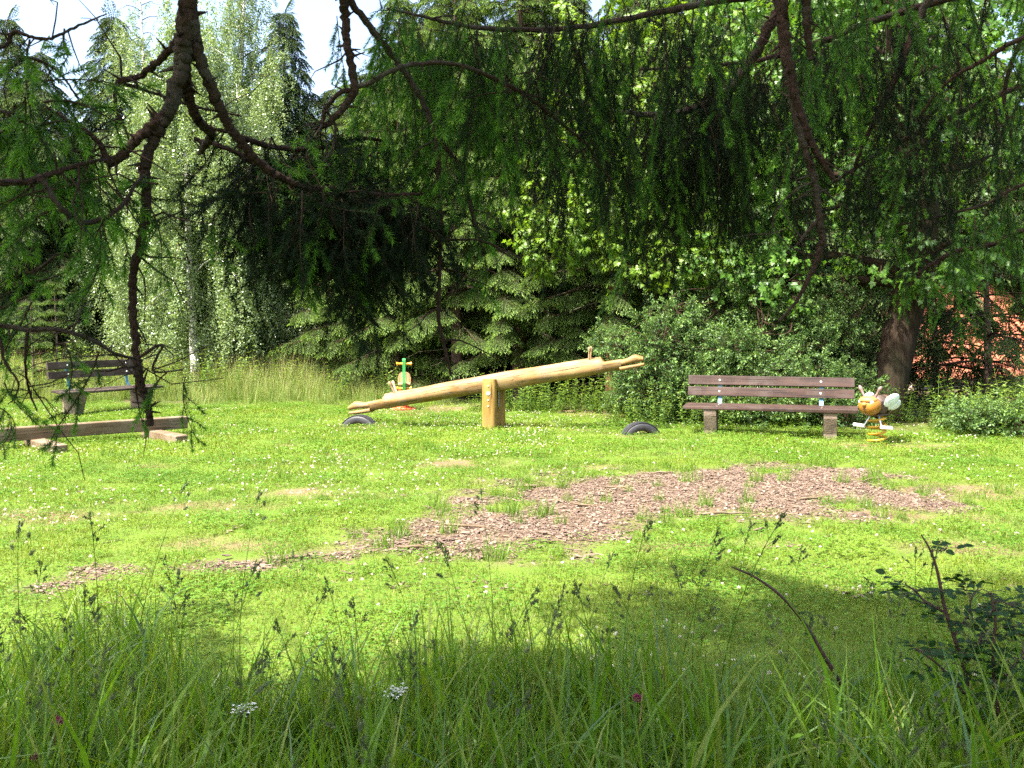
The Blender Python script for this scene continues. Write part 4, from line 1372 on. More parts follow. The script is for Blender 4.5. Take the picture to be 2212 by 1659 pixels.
def build_board_rider():
    gx, gy = (873 - 1106) / 2000 * 16.6, 16.6
    root = empty('spring_rider', (gx, gy, float(gz(gx, gy))), math.radians(-84))
    tag(root, 'green board spring rider with orange handlebar and brown backrest behind the seesaw', 'spring rider')
    mb = MB(); coil(mb, 0.085, 0.26, 3.6, 0.015, 0.04); mb.obj('spring', [M['red_paint']], root)
    box('base_plate', (0.42, 0.34, 0.035), M['red_paint'], root, (0, 0, 0.025), (0, 0, 0.2), 0.006)
    box('carrier', (0.5, 0.20, 0.05), M['red_paint'], root, (0, 0, 0.325), (0, 0, 0), 0.012)
    # green side board, seen on its edge
    prof = [(0.30, 0.33), (0.335, 0.50), (0.30, 0.70), (0.315, 0.90), (0.265, 0.93), (0.225, 0.88), (0.225, 0.66), (0.17, 0.50), (-0.05, 0.44), (-0.30, 0.44), (-0.33, 0.38), (-0.28, 0.33)]
    mb = MB(); rr = [np.array([(x, yy, z) for x, z in prof]) for yy in (-0.026, 0.026)]
    loft(mb, rr[::-1], 0, False); mb.obj('side_board', [M['green_paint']], root)
    disc('bolt', 0.014, 0.02, M['bolt'], root, (0.22, -0.035, 0.61))
    for z, x, half_w in ((0.835, 0.28, 0.135), (0.40, 0.25, 0.13)):
        mb = MB(); q = np.linspace(-1, 1, 15)
        rad = 0.020 + 0.013 * (np.abs(q) > 0.82) + 0.004 * (np.abs(q) < 0.25)
        tube(mb, np.stack([np.full(15, x), half_w * q, np.full(15, z)], -1), rad, 12)
        mb.obj('handlebar' if z > 0.6 else 'foot_rest', [M['rider_orange']], root)
    box('seat', (0.24, 0.22, 0.03), M['rider_seat'], root, (-0.10, 0, 0.455), (0, 0, 0), 0.008)
    a = np.linspace(0, PI, 13)
    prof = [(-0.112, 0.44), (0.112, 0.44), (0.118, 0.56)] + [(0.105 * math.cos(t), 0.60 + 0.07 * math.sin(t)) for t in a] + [(-0.118, 0.56)]
    mb = MB(); loft(mb, [np.array([(x, yy, z) for yy, z in prof]) for x in (-0.235, -0.208)], 0, False)
    mb.obj('backrest', [M['rider_seat']], root)


build_board_rider()

# pale sticks among the chips
STICKS = [(1560, 1118, 0.45, 0.10), (1010, 1147, 0.40, -0.05), (1745, 1088, 0.3, 0.3), (905, 1190, 0.33, 0.35), (1330, 1062, 0.22, 0.1), (1180, 1178, 0.28, -0.2),
          (1260, 1096, 0.26, -0.3), (640, 1205, 0.25, 0.3), (1880, 1045, 0.28, 0.6), (1130, 1052, 0.3, -0.25), (1640, 1150, 0.2, 0.9), (1430, 1030, 0.22, -0.1)]
STICK_LABELS = ['longest pale stick, lying along the front middle of the wood chips', 'long pale stick at the narrow left part of the wood chips', 'slanting pale stick on the right half of the wood chips',
                'steeply slanting stick where the wood chips narrow to the left', 'short stick near the back edge of the chips under the seesaw post', 'stick by the front left edge of the wood chips',
                'short slanting stick in the left middle of the wood chips', 'single stick on the thin strip of chips in the left lawn', 'slanting stick at the far right back of the wood chips',
                'stick at the back left corner of the wood chips', 'short crosswise stick at the front edge of the chips, right of middle', 'small stick by the back edge of the chips, middle']
for k, (u, v, L, rz) in enumerate(STICKS):
    x, y = G(u, v); mb = MB(); r_ = np.random.default_rng(900 + k)
    q = np.linspace(-0.5, 0.5, 7)
    tube(mb, np.stack([q * L, r_.normal(0, 0.008, 7), 0.012 + r_.normal(0, 0.003, 7)], -1), [0.004, 0.009, 0.011, 0.011, 0.010, 0.009, 0.003], 6, 0, 0, True, 0.25, k)
    o = mb.obj('stick', [M['sleeper']]); o.location = (x, y, float(gz(x, y)) + 0.012); o.rotation_euler = (0, r_.normal(0, 0.04), rz)
    tag(o, STICK_LABELS[k], 'stick', 'sticks on the wood chips')


# ------------------------------------------------------------------ trees
def conifer(name, label, x, y, h, rad, ng, seed, z0=0.6, per=5, gap=0.34, scl=1.0, tr=None, group=None, droop=0.35, lean=(0, 0), bark='spruce_bark', dens=1.0, power=0.75, dead=0):
    rng = np.random.default_rng(seed)
    gz0 = float(gz(x, y))
    root = empty(name, (x, y, gz0))
    tag(root, label, 'spruce', group)
    tr = tr or 0.012 * h + 0.02
    n = 12; s = np.linspace(0, 1, n)
    tp = np.stack([lean[0] * s * h + 0.03 * np.sin(s * 5 + seed), lean[1] * s * h, -0.15 + (h + 0.1) * s], -1)
    mb = MB(); tube(mb, tp, tr * (1 - s) ** 0.8 + 0.006, 10, 0, 0, True, 0.04, seed); mb.obj('trunk', [M[bark]], root)
    lb = MB(); pts = []; rots = []; scs = []
    z = z0
    while z < h - 0.05:
        f = (z - z0) / (h - z0)
        R = rad * (1 - f) ** power * (0.55 + 0.45 * min(1, f * 6 + 0.4))
        c = np.array([np.interp(z, tp[:, 2], tp[:, 0]), np.interp(z, tp[:, 2], tp[:, 1]), z])
        k0 = rng.random() * 6.28
        for k in range(per):
            az = k0 + k * 2 * PI / per + rng.normal(0, 0.25)
            L = max(0.12, R * rng.uniform(0.65, 1.12)); m = 6
            up = 0.25 * f + 0.05 + rng.normal(0, 0.08)
            q = np.linspace(0, 1, m)
            path = c + np.stack([np.cos(az) * L * q, np.sin(az) * L * q, L * (up * q - droop * q ** 2 + 0.12 * q ** 4)], -1)
            tube(lb, path, np.linspace(0.010 + 0.008 * L, 0.003, m), 4, 0, 0, False)
            ns = max(1, int(L / 0.26 * dens))
            for j in range(ns):
                t = 0.22 + 0.78 * (j + rng.random()) / ns
                p = np.array([np.interp(t, q, path[:, i]) for i in range(3)])
                for sg in (-1, 1):
                    if rng.random() < 0.12: continue
                    pts.append(p); rots.append((rng.normal(0, 0.25), rng.uniform(0.05, 0.4) + droop * 0.3, az + sg * rng.uniform(0.45, 1.0)))
                    scs.append(scl * rng.uniform(0.65, 1.05) * (0.55 + 0.45 * min(1, L / 1.2)) * (1 - 0.35 * t))
            pts.append(path[-2]); rots.append((rng.normal(0, 0.2), rng.uniform(0.1, 0.35), az)); scs.append(scl * rng.uniform(0.7, 1.0) * (0.45 + 0.55 * min(1, L / 1.2)))
        z += gap * rng.uniform(0.75, 1.25) * (0.6 + 0.4 * (1 - f))
    pts.append(tp[-1] - [0, 0, 0.25]); rots.append((0, -PI / 2, 0)); scs.append(0.6 * scl)
    # dead lower twigs
    for k in range(dead):
        zz = rng.uniform(0.25, z0 + 1.2); az = rng.random() * 6.28; L = rng.uniform(0.5, 1.3)
        q = np.linspace(0, 1, 5)
        tube(lb, np.array([0, 0, zz]) + np.stack([np.cos(az) * L * q, np.sin(az) * L * q, L * (0.05 * q - 0.25 * q ** 2)], -1) + rng.normal(0, 0.03, (5, 3)) * q[:, None], np.linspace(0.010, 0.002, 5), 4, 1, 0, False)
    o = lb.obj('limbs', [M['spruce_branch'], M['dead_twig']], root); o['kind'] = 'stuff'
    scatter('crown', ng, np.array(pts), np.array(rots), np.array(scs), None, root)
    return root


def copy_tree(root, x, y, rz, s, label, group):
    c = root.copy(); COL.objects.link(c)
    c.location = (x, y, float(gz(x, y))); c.rotation_euler = (0, 0, rz); c.scale = (s, s, s)
    c['label'] = label; c['group'] = group
    for ch in root.children:
        k = ch.copy(); COL.objects.link(k); k.parent = c
    return c


def ux(u, d):
    return (u - 1106) / 2000 * d


# spruces behind the seesaw
GR = 'young spruces behind the seesaw'
conifer('spruce_tree', 'light green spruce with bare grey trunk just behind the seesaw post', ux(985, 18.9), 18.9, 9.8, 2.1, SPRAY_MID, 1001, 1.5, 5, 0.36, 1.0, 0.13, GR, dead=26)
conifer('spruce_tree', 'light tipped spruce with dark trunk behind the middle of the raised seesaw arm', ux(1122, 18.8), 18.8, 10.0, 2.3, SPRAY_MID, 1002, 1.2, 5, 0.36, 1.0, 0.15, GR, dead=26)
conifer('spruce_tree', 'spruce standing behind the green board rider', ux(860, 20.2), 20.2, 8.8, 2.1, SPRAY_MID, 1003, 0.7, 5, 0.36, 1.0, 0.12, GR, dead=20)
conifer('spruce_tree', 'spruce with reddish trunk behind the raised end of the seesaw', ux(1322, 17.4), 17.4, 6.2, 1.7, SPRAY_MID, 1004, 1.5, 4, 0.42, 0.9, 0.11, GR, bark='pine_bark', dead=14)
conifer('spruce_tree', 'yellow green spruce at the end of the meadow grass', ux(765, 21.5), 21.5, 7.2, 1.8, SPRAY_MID, 1005, 0.5, 5, 0.34, 1.0, 0.10, GR, dead=14)
# small spruces in the meadow
GS = 'small spruces in the meadow'
conifer('spruce_sapling', 'small pale spruce sapling with whorled twigs above the old bench', ux(120, 20.0), 20.0, 2.5, 0.75, SPRAY_MID, 1011, 0.25, 5, 0.30, 0.55, 0.03, GS, 0.05, power=0.9)
conifer('spruce_sapling', 'smaller spruce sapling left of the old bench backrest', ux(70, 19.6), 19.6, 2.1, 0.7, SPRAY_MID, 1012, 0.2, 5, 0.30, 0.55, 0.03, GS, 0.05, power=0.9)
# tall spruces of the far wood
GF = 'tall dark spruces of the far wood'
far0 = conifer('tall_spruce', 'tall dark spruce at the left end of the far wood', ux(85, 27.0), 27.0, 9.6, 2.6, SPRAY_FAR, 1021, 0.8, 5, 0.42, 1.25, 0.16, GF, 0.5, power=0.8)
far1 = conifer('tall_spruce', 'tall pointed spruce with cones right of the birches', ux(612, 27.5), 27.5, 10.9, 2.3, SPRAY_FAR, 1022, 1.0, 5, 0.42, 1.25, 0.17, GF, 0.55, power=0.75)
far2 = conifer('tall_spruce', 'far spruce whose tip shows in the gap of white sky', ux(722, 30.0), 30.0, 9.3, 2.6, SPRAY_FAR, 1023, 0.8, 5, 0.42, 1.3, 0.16, GF, 0.5, power=0.8)
FAR = [(-60, 28, 0, 0.95, 'dark spruce at the far left edge behind the saplings'), (20, 31.5, 1, 0.72, 'low dark spruce behind the left edge of the meadow'),
       (180, 30, 2, 0.82, 'dark spruce between the left spruce and the birch crown'), (250, 33, 0, 0.85, 'spruce half hidden by the left side of the birch'),
       (350, 31, 2, 0.8, 'spruce straight behind the birch trunk'), (450, 33, 1, 0.78, 'spruce showing through the birch veil'),
       (545, 31, 0, 0.80, 'dark spruce between the birches and the pointed spruce'), (680, 33, 1, 0.78, 'far dark spruce right of the pointed spruce'),
       (800, 29, 0, 1.0, 'dark spruce behind the yellow green spruce'), (880, 26, 2, 1.1, 'dark spruce behind the board rider clump'),
       (1010, 25, 0, 1.05, 'dark spruce behind the grey-trunked spruce'), (1130, 23.5, 2, 1.0, 'dark spruce filling the gap behind the seesaw arm'),
       (1240, 25, 1, 1.0, 'dark spruce behind the bright young maple'), (1380, 22.5, 0, 1.1, 'dark spruce behind the reddish trunk'),
       (1500, 24, 2, 1.15, 'dark spruce behind the shrubs left of the long bench'), (1640, 22, 0, 1.05, 'dark spruce behind the long bench'),
       (1790, 24, 1, 1.2, 'dark spruce left of the leaning maple trunk'),
       (245, 35, 1, 1.22, 'slim far spruce rising into the sky left of the birch top'), (15, 33, 1, 1.15, 'slim far spruce rising at the left edge'),
       (955, 31, 1, 1.35, 'tall far spruce behind the gap of sky right of the bare hooked branch'), (1180, 31, 0, 1.5, 'tall far spruce high behind the needle curtain'),
       (1420, 30, 2, 1.6, 'tallest far spruce behind the young maple'), (1620, 30, 1, 1.5, 'tall far spruce above the shrubs'),
       (1860, 30, 0, 1.6, 'tall far spruce behind the maple crown'), (2020, 27, 2, 1.5, 'tall far spruce right of the maple trunk'), (2330, 26, 1, 1.35, 'tall far spruce beyond the right edge behind the roof')]
FB = [far0, far1, far2]
for k, (u, d, b, s, lb) in enumerate(FAR):
    copy_tree(FB[b], ux(u, d), d, 0.9 + 1.7 * k, s, lb, GF)
conifer('spruce_tree', 'shaded dark spruce in front of the red roof at the right edge', ux(2130, 16.5), 16.5, 4.6, 1.9, SPRAY_FAR, 1031, 0.4, 5, 0.42, 0.85, 0.07, None, 0.35, dead=14, dens=0.5)
conifer('spruce_tree', 'shaded dark spruce in the hollow right of the maple trunk', ux(2020, 18.0), 18.0, 4.2, 1.7, SPRAY_FAR, 1032, 0.4, 5, 0.42, 0.85, 0.07, None, 0.35, dead=14, dens=0.5)


def crown_points(rng, clumps, per, shell=0.45, down=0.0):
    pts = []; rots = []
    for (c, r, w) in clumps:
        n = int(per * w)
        d = unit(rng.normal(size=(n, 3))); q = 1 - shell * rng.random(n) ** 1.3
        p = np.asarray(c) + d * q[:, None] * np.asarray(r)
        yaw = np.arctan2(d[:, 1], d[:, 0]) + rng.normal(0, 0.6, n)
        pit = -np.arcsin(np.clip(d[:, 2], -1, 1)) * 0.5 + rng.normal(0, 0.3, n) + down
        pts.append(p); rots.append(np.stack([rng.normal(0, 0.5, n), pit, yaw], -1))
    return np.concatenate(pts), np.concatenate(rots)


def broadleaf(name, label, cat, x, y, trunk, clumps, ng, per, scl, seed, bark, group=None, down=0.0, stem_from=0.35, shell=0.6):
    """trunk: (x, y, z, radius) rows relative to the foot; clumps: (centre, radii, weight)"""
    rng = np.random.default_rng(seed)
    root = empty(name, (x, y, float(gz(x, y)))); tag(root, label, cat, group)
    tk = smooth_path(np.array(trunk, float), 6)
    mb = MB(); tube(mb, tk[:, :3], np.maximum(tk[:, 3], 0.004), 14 if tk[0, 3] > 0.1 else 8, 0, 0, True, 0.05, seed); mb.obj('trunk', [M[bark]], root)
    lb = MB()
    for (c, r, w) in clumps:
        k = int(len(tk) * rng.uniform(stem_from, 0.95)); a = tk[min(k, len(tk) - 1)]
        cands = [q for q in tk if q[2] < c[2] + 0.2] or [tk[0]]
        a = cands[max(0, len(cands) - 1 - rng.integers(0, 4))]
        b = np.asarray(c, float); mid = (a[:3] + b) / 2 + rng.normal(0, 0.15, 3) + [0, 0, 0.12]
        pth = smooth_path(np.array([a[:3], mid, b]), 5)
        tube(lb, pth, np.linspace(max(0.010, a[3] * 0.45), 0.008, len(pth)), 6, 0, 0, False)
        for j in range(4):
            e = b + unit(rng.normal(size=3)) * np.asarray(r) * 0.8
            tube(lb, smooth_path(np.array([pth[-3], (pth[-3] + e) / 2 + [0, 0, 0.08], e]), 3), np.linspace(0.009, 0.003, 7), 4, 0, 0, False)
    o = lb.obj('limbs', [M[bark]], root); o['kind'] = 'stuff'
    p, ro = crown_points(rng, clumps, per, shell, down)
    s = scl * rng.uniform(0.7, 1.2, len(p))
    scatter('crown', ng, p, ro, s, None, root)
    return root


# the big leaning maple behind the bee
rngm = np.random.default_rng(77)
cl = []
for (u, v, d, r, w) in [(1940, 400, 14.6, 0.8, 0.9), (2080, 520, 14.4, 0.7, 0.8), (1880, 560, 14.9, 0.35, 0.35), (2020, 600, 14.4, 0.35, 0.3), (5.2 * 0 + 1700, -120, 12.6, 1.3, 1.2), (1900, -90, 12.8, 1.3, 1.2), (2080, -70, 13.0, 1.2, 1.0), (1780, -330, 12.5, 1.5, 1.3), (2000, -330, 13.0, 1.5, 1.2), (2150, 330, 15, 0.8, 0.7), (1830, 400, 15.3, 1.1, 1.2),  # the forward clumps above the frame are unseen, added to shade the right-hand hollow
                        (1740, 330, 15.6, 1.2, 1.2), (1900, 290, 15.5, 1.3, 1.4), (2080, 250, 15.6, 1.2, 1.0), (1980, 150, 16, 1.4, 1.5), (1800, 160, 16.2, 1.4, 1.4), (2150, 120, 16, 1.2, 0.8),
                        (1680, 200, 16.5, 1.3, 1.3), (1880, 20, 16.5, 1.5, 1.4), (2080, 0, 16.5, 1.4, 1.0), (1700, 40, 16.8, 1.5, 1.4),
                        (1900, -150, 17, 2.0, 1.5), (2100, -170, 17, 1.8, 1.0), (1660, 470, 15.6, 0.9, 1.1), (1570, 560, 15.8, 0.7, 0.9), (1700, 590, 15.4, 0.7, 0.9), (1600, 380, 16.3, 1.0, 1.0)]:
    c = P(u, v, d) - np.array([6.1, 15.0, 0]); cl.append((c, (r, r * 0.8, r * 0.75), w))
broadleaf('maple_tree', 'large maple with thick leaning trunk behind the bee rider', 'maple', 6.1, 15.0,
          [(-0.14, 0, -0.25, 0.42), (-0.06, 0, 0.25, 0.32), (0.14, 0, 1.2, 0.275), (0.42, 0, 2.4, 0.26), (0.60, 0.1, 3.6, 0.24), (0.30, 0.2, 5.0, 0.22), (0.2, 0.3, 6.8, 0.12), (0.1, 0.4, 8.5, 0.03)],
          cl, MAPLE, 62, 1.0, 78, 'maple_bark', down=0.15)
cl = []
for (u, v, d, r, w) in [(1200, 530, 16.4, 0.55, 0.9), (1280, 480, 16.5, 0.6, 1.0), (1360, 560, 16.3, 0.55, 0.8), (1420, 480, 16.6, 0.6, 1.0), (1480, 570, 16.2, 0.6, 0.9), (1170, 440, 16.8, 0.6, 0.9), (1330, 390, 17, 0.8, 1.2),
                        (1500, 420, 16.8, 0.8, 1.1), (1240, 330, 17.2, 0.8, 1.0), (1420, 310, 17.3, 0.9, 1.2), (1330, 210, 17.6, 1.0, 1.2), (1530, 250, 17.4, 1.0, 1.2), (1420, 110, 17.8, 1.1, 1.2), (1560, 90, 17.8, 1.1, 1.2), (1300, 60, 18, 1.0, 1.0), (1450, -40, 18, 1.2, 1.0), (1220, 170, 18.2, 0.9, 0.9)]:
    c = P(u, v, d) - np.array([2.6, 17.6, 0]); cl.append((c, (r, r * 0.8, r * 0.75), w))
broadleaf('maple_tree', 'bright yellow green young maple above the raised seesaw end', 'maple', 2.6, 17.6,
          [(0, 0, -0.2, 0.12), (0.05, 0, 1.0, 0.10), (-0.1, 0, 2.4, 0.085), (0.0, 0, 4.0, 0.065), (0.1, 0, 5.6, 0.04), (0.1, 0, 7.2, 0.012)], cl, MAPLE_BRIGHT, 75, 0.95, 79, 'maple_bark', down=0.15)


# birches
def birch(label, x, y, h, seed, spread, n, top_cut=0.2, group='weeping birches', lowest=0.6):
    rng = np.random.default_rng(seed)
    root = empty('birch_tree', (x, y, float(gz(x, y)))); tag(root, label, 'birch', group)
    s = np.linspace(0, 1, 12)
    tk = np.stack([0.15 * np.sin(s * 4 + seed), 0.1 * np.sin(s * 3), -0.2 + (h + 0.2) * s], -1)
    mb = MB(); tube(mb, tk, 0.13 * (h / 12) * (1 - s) ** 0.8 + 0.008, 10, 0, 0, True, 0.03, seed); mb.obj('trunk', [M['birch_bark']], root)
    lb = MB(); pts = []; rots = []; scs = []
    nl = int(h * 4.5)
    for k in range(nl):
        f = 0.16 + 0.8 * (k + rng.random()) / nl; z = f * h
        az = k * 2.4 + rng.normal(0, 0.4)
        L = spread * (1 - f) ** 0.6 * rng.uniform(0.55, 1.1) + 0.3; q = np.linspace(0, 1, 8)
        c = np.array([np.interp(z, tk[:, 2], tk[:, i]) for i in range(3)])
        path = c + np.stack([np.cos(az) * L * q, np.sin(az) * L * q, L * (0.75 * q - 0.85 * q ** 2.2)], -1) + rng.normal(0, 0.05, (8, 3)) * q[:, None]
        tube(lb, path, np.linspace(0.010 + 0.007 * L, 0.003, 8), 5, int(rng.random() < 0.75), 0, False)
        m = max(1, int(n * L / (spread * nl) * rng.choice([0.25, 0.7, 1.2, 2.0])))
        for j in range(m):
            t = rng.random() ** 0.7
            p = np.array([np.interp(t, q, path[:, i]) for i in range(3)])
            # the low limbs trail long hanging twigs
            for d in range(3 if f < 0.5 else 2):
                pp = p - np.array([0, 0, d * rng.uniform(0.5, 0.95)]) + rng.normal(0, 0.12, 3)
                if pp[2] < lowest: continue
                pts.append(pp); rots.append((rng.normal(0, 0.2), rng.normal(0, 0.25), rng.random() * 6.28)); scs.append(rng.uniform(0.7, 1.15))
    o = lb.obj('limbs', [M['birch_bark'], M['twig']], root); o['kind'] = 'stuff'
    scatter('crown', BIRCH, np.array(pts), np.array(rots), np.array(scs), None, root)


birch('broad weeping birch with white limbs behind the old bench', ux(415, 21.5), 21.5, 9.6, 2101, 2.5, 1500, lowest=1.3)
birch('low birch with leaves down to the meadow right of the white trunk', ux(500, 23.0), 23.0, 7.5, 2103, 2.0, 800, lowest=0.9)
birch('slender tall birch whose top reaches out of the picture', ux(520, 26.0), 26.0, 12.5, 2102, 2.2, 800)
birch('thin birch with open crown left of the tall slender birch', ux(300, 27.0), 27.0, 11.6, 2104, 2.0, 520)


# shrubs behind the long bench
def shrub(label, x, y, clumps, seed, per=110, scl=1.0, ng=SHRUB, group='dense small-leaved shrubs'):
    st = [(0, 0, -0.1, 0.03), (0.05, 0, 0.5, 0.025), (0.0, 0.05, 1.1, 0.018), (0.08, 0.0, 1.7, 0.01)]
    broadleaf('shrub', label, 'shrub', x, y, st, clumps, ng, per, scl, seed, 'twig', group, -0.25)


def clump_from(x, y, rows):
    rl = np.random.default_rng(len(rows) + int(x * 10)); out = []
    for (u, v, d, r, w) in rows:
        for k in range(4):
            c = P(u, v, d) - np.array([x, y, 0]) + unit(rl.normal(size=3)) * r * 0.62
            c[2] = max(c[2], 0.15); q = r * rl.uniform(0.32, 0.62); out.append((c, (q, q * 0.85, q * 0.7), w * 0.30 * (q / r) * 2))
    return out


shrub('pale small-leaved shrub behind the raised seesaw head', 2.35, 15.2, clump_from(2.35, 15.2, [(1420, 760, 15.0, 0.50, 1.1), (1350, 800, 15.2, 0.45, 0.9), (1470, 830, 14.8, 0.42, 1.0), (1400, 860, 15, 0.40, 0.9), (1500, 740, 15.2, 0.42, 1.0), (1440, 690, 15.4, 0.42, 0.9), (1540, 800, 14.9, 0.4, 1.0), (1350, 870, 15.2, 0.3, 0.6), (1470, 895, 14.6, 0.28, 0.7), (1560, 650, 15.6, 0.4, 0.8), (1320, 730, 15.6, 0.3, 0.5)]), 3001, 95)
shrub('tall leafy shrub behind the back planks of the long bench', 4.0, 15.0, clump_from(4.0, 15.0, [(1590, 740, 15, 0.5, 1.0), (1660, 690, 15.2, 0.55, 1.1), (1600, 810, 14.7, 0.42, 0.9), (1720, 760, 14.9, 0.5, 1.0), (1680, 840, 14.5, 0.42, 0.9), (1780, 820, 14.5, 0.42, 0.8), (1640, 620, 15.5, 0.5, 0.9), (1750, 690, 15.2, 0.5, 0.9), (1560, 870, 14.4, 0.3, 0.7), (1760, 880, 14.0, 0.32, 0.7), (1660, 890, 14.1, 0.3, 0.7)]), 3002, 115)
shrub('shaded shrub between the long bench and the maple trunk', 5.5, 14.9, clump_from(5.5, 14.9, [(1830, 760, 15.0, 0.45, 0.8), (1850, 690, 15.2, 0.5, 0.8), (1850, 840, 14.6, 0.38, 0.8), (1830, 890, 14.0, 0.3, 0.7), (1810, 620, 15.4, 0.5, 0.7)]), 3003, 100)
shrub('low bushy shrub with upright shoots past the bee rider', 7.9, 13.9, clump_from(7.9, 13.9, [(2120, 920, 13.6, 0.40, 0.9), (2200, 900, 13.7, 0.42, 0.9), (2070, 950, 13.0, 0.28, 0.7), (2180, 950, 12.8, 0.34, 0.8), (2250, 860, 14.2, 0.45, 0.9)]), 3004, 90, 0.9)


# ------------------------------------------------------------------ house with a tiled roof behind the right-hand trees
def build_house():
    x, y = 12.6, 23.0
    root = empty('tiled_house', (x, y, -0.2), math.radians(24)); tag(root, 'house with bright red tiled roof showing through the trees at the right', 'house')
    box('wall', (7.0, 5.0, 1.6), M['plaster'], root, (0, 2.6, -0.35), (0, 0, 0), 0.02)
    ang = math.radians(42); Ls = 5.6
    slope = Vector((0, math.cos(ang), math.sin(ang)))
    eave = Vector((0, -0.35, 0.5))
    c = eave + slope * (Ls / 2)
    box('roof_deck', (7.4, Ls, 0.08), M['sleeper'], root, c - Vector((0, -math.sin(ang), math.cos(ang))) * 0.07, (ang, 0, 0), 0)
    c2 = eave + slope * Ls + Vector((0, math.cos(ang) * Ls / 2, -math.sin(ang) * Ls / 2))
    box('roof_deck', (7.4, Ls, 0.10), M['red_paint'], root, c2, (-ang, 0, 0), 0)
    # pantiles: one mesh shared, a row bulges and tucks under the row above
    mb = MB(); n = 7; xs_ = np.linspace(-0.5, 0.5, n) * 0.37
    prof = 0.030 * np.cos(np.linspace(-0.5, 0.5, n) * 2 * PI)
    V = []
    for yy, dz in ((-0.25, 0.038), (0.25, 0.0)):
        for t_ in (0, -0.016):
            V += [(xx, yy, pz + dz + t_) for xx, pz in zip(xs_, prof)]
    F = []
    for k in range(n - 1):
        F.append((k, k + 1, 2 * n + k + 1, 2 * n + k)); F.append((n + k + 1, n + k, 3 * n + k, 3 * n + k + 1)); F.append((n + k, n + k + 1, k + 1, k))
    mb.add(V, F)
    me = mb.mesh('roof_tile', [M['tile']])
    for r in range(14):
        for k in range(20):
            o = link('roof_tile', me, root)
            o.location = eave + slope * (0.15 + 0.40 * r) + Vector((-3.55 + 0.372 * k, 0, 0)) + Vector((0, -math.sin(ang), math.cos(ang))) * 0.03
            o.rotation_euler = (ang + random.gauss(0, 0.012), random.gauss(0, 0.01), random.gauss(0, 0.01))


build_house()


# ------------------------------------------------------------------ the big spruces the photographer stands under
def limb(root, rows, name='branch', seed=0, mat='spruce_branch', wob=0.003):
    """rows: u, v, depth, half width in picture units"""
    pts = []
    for (u, v, d, r) in rows:
        pts.append([*P(u, v, d), r / 2000 * d])
    q = smooth_path(np.array(pts), 12)
    rl = np.random.default_rng(seed)
    n = len(q)
    q[1:-1, :3] += rl.normal(0, wob, (n - 2, 3)) * np.minimum(1, q[1:-1, 3:] / 0.02)
    rad = np.maximum(q[:, 3], 0.0015) * (1 + rl.normal(0, 0.045, n))
    mb = MB()
    tube(mb, q[:, :3] - np.array(root.location), rad, 10, 0, 0, True, 0.09, seed)
    # knots and stubs of broken twigs grow out of the limb
    for k in range(max(2, n // 4)):
        i = rl.integers(1, n - 1); d = unit(rl.normal(size=3)); L = rl.uniform(0.010, 0.045)
        tube(mb, [q[i, :3] - np.array(root.location), q[i, :3] + d * (rad[i] + L) - np.array(root.location)], [rad[i] * 0.5, 0.0012], 5, 0, 0, False)
    for k in range(n // 13):
        i = rl.integers(n // 3, n - 1); a_ = q[i, :3] - np.array(root.location); L = rl.uniform(0.05, 0.26)
        d = unit(rl.normal(size=3) * [1, 0.7, 0.8] + [0, 0, -0.35]); pp = [a_]
        for j in range(4):
            d = unit(d + rl.normal(0, 0.28, 3) + [0, 0, -0.06]); pp.append(pp[-1] + d * L / 4)
        tube(mb, pp, np.linspace(min(0.0032, rad[i] * 0.6), 0.0008, 5), 4, 0, 0, False)
    mb.obj(name, [M[mat]], root)
    return q


def twigs_along(q, n, rl, L0, L1, lo=0.0, hi=1.0, spread=0.22):
    """hang branchlets along a limb: positions, rotations"""
    t = rl.uniform(lo, hi, n) * (len(q) - 1); i = np.minimum(t.astype(int), len(q) - 2); f = (t - i)[:, None]
    p = q[i, :3] * (1 - f) + q[i + 1, :3] * f
    side = rl.normal(0, spread, (n, 2)); p = p + np.stack([side[:, 0] * 0.5, side[:, 1], -np.abs(rl.normal(0, 0.05, n))], -1)
    rot = np.stack([rl.normal(0, 0.14, n), rl.normal(0, 0.14, n), rl.random(n) * 6.28], -1)
    return p, rot, rl.uniform(L0, L1, n)


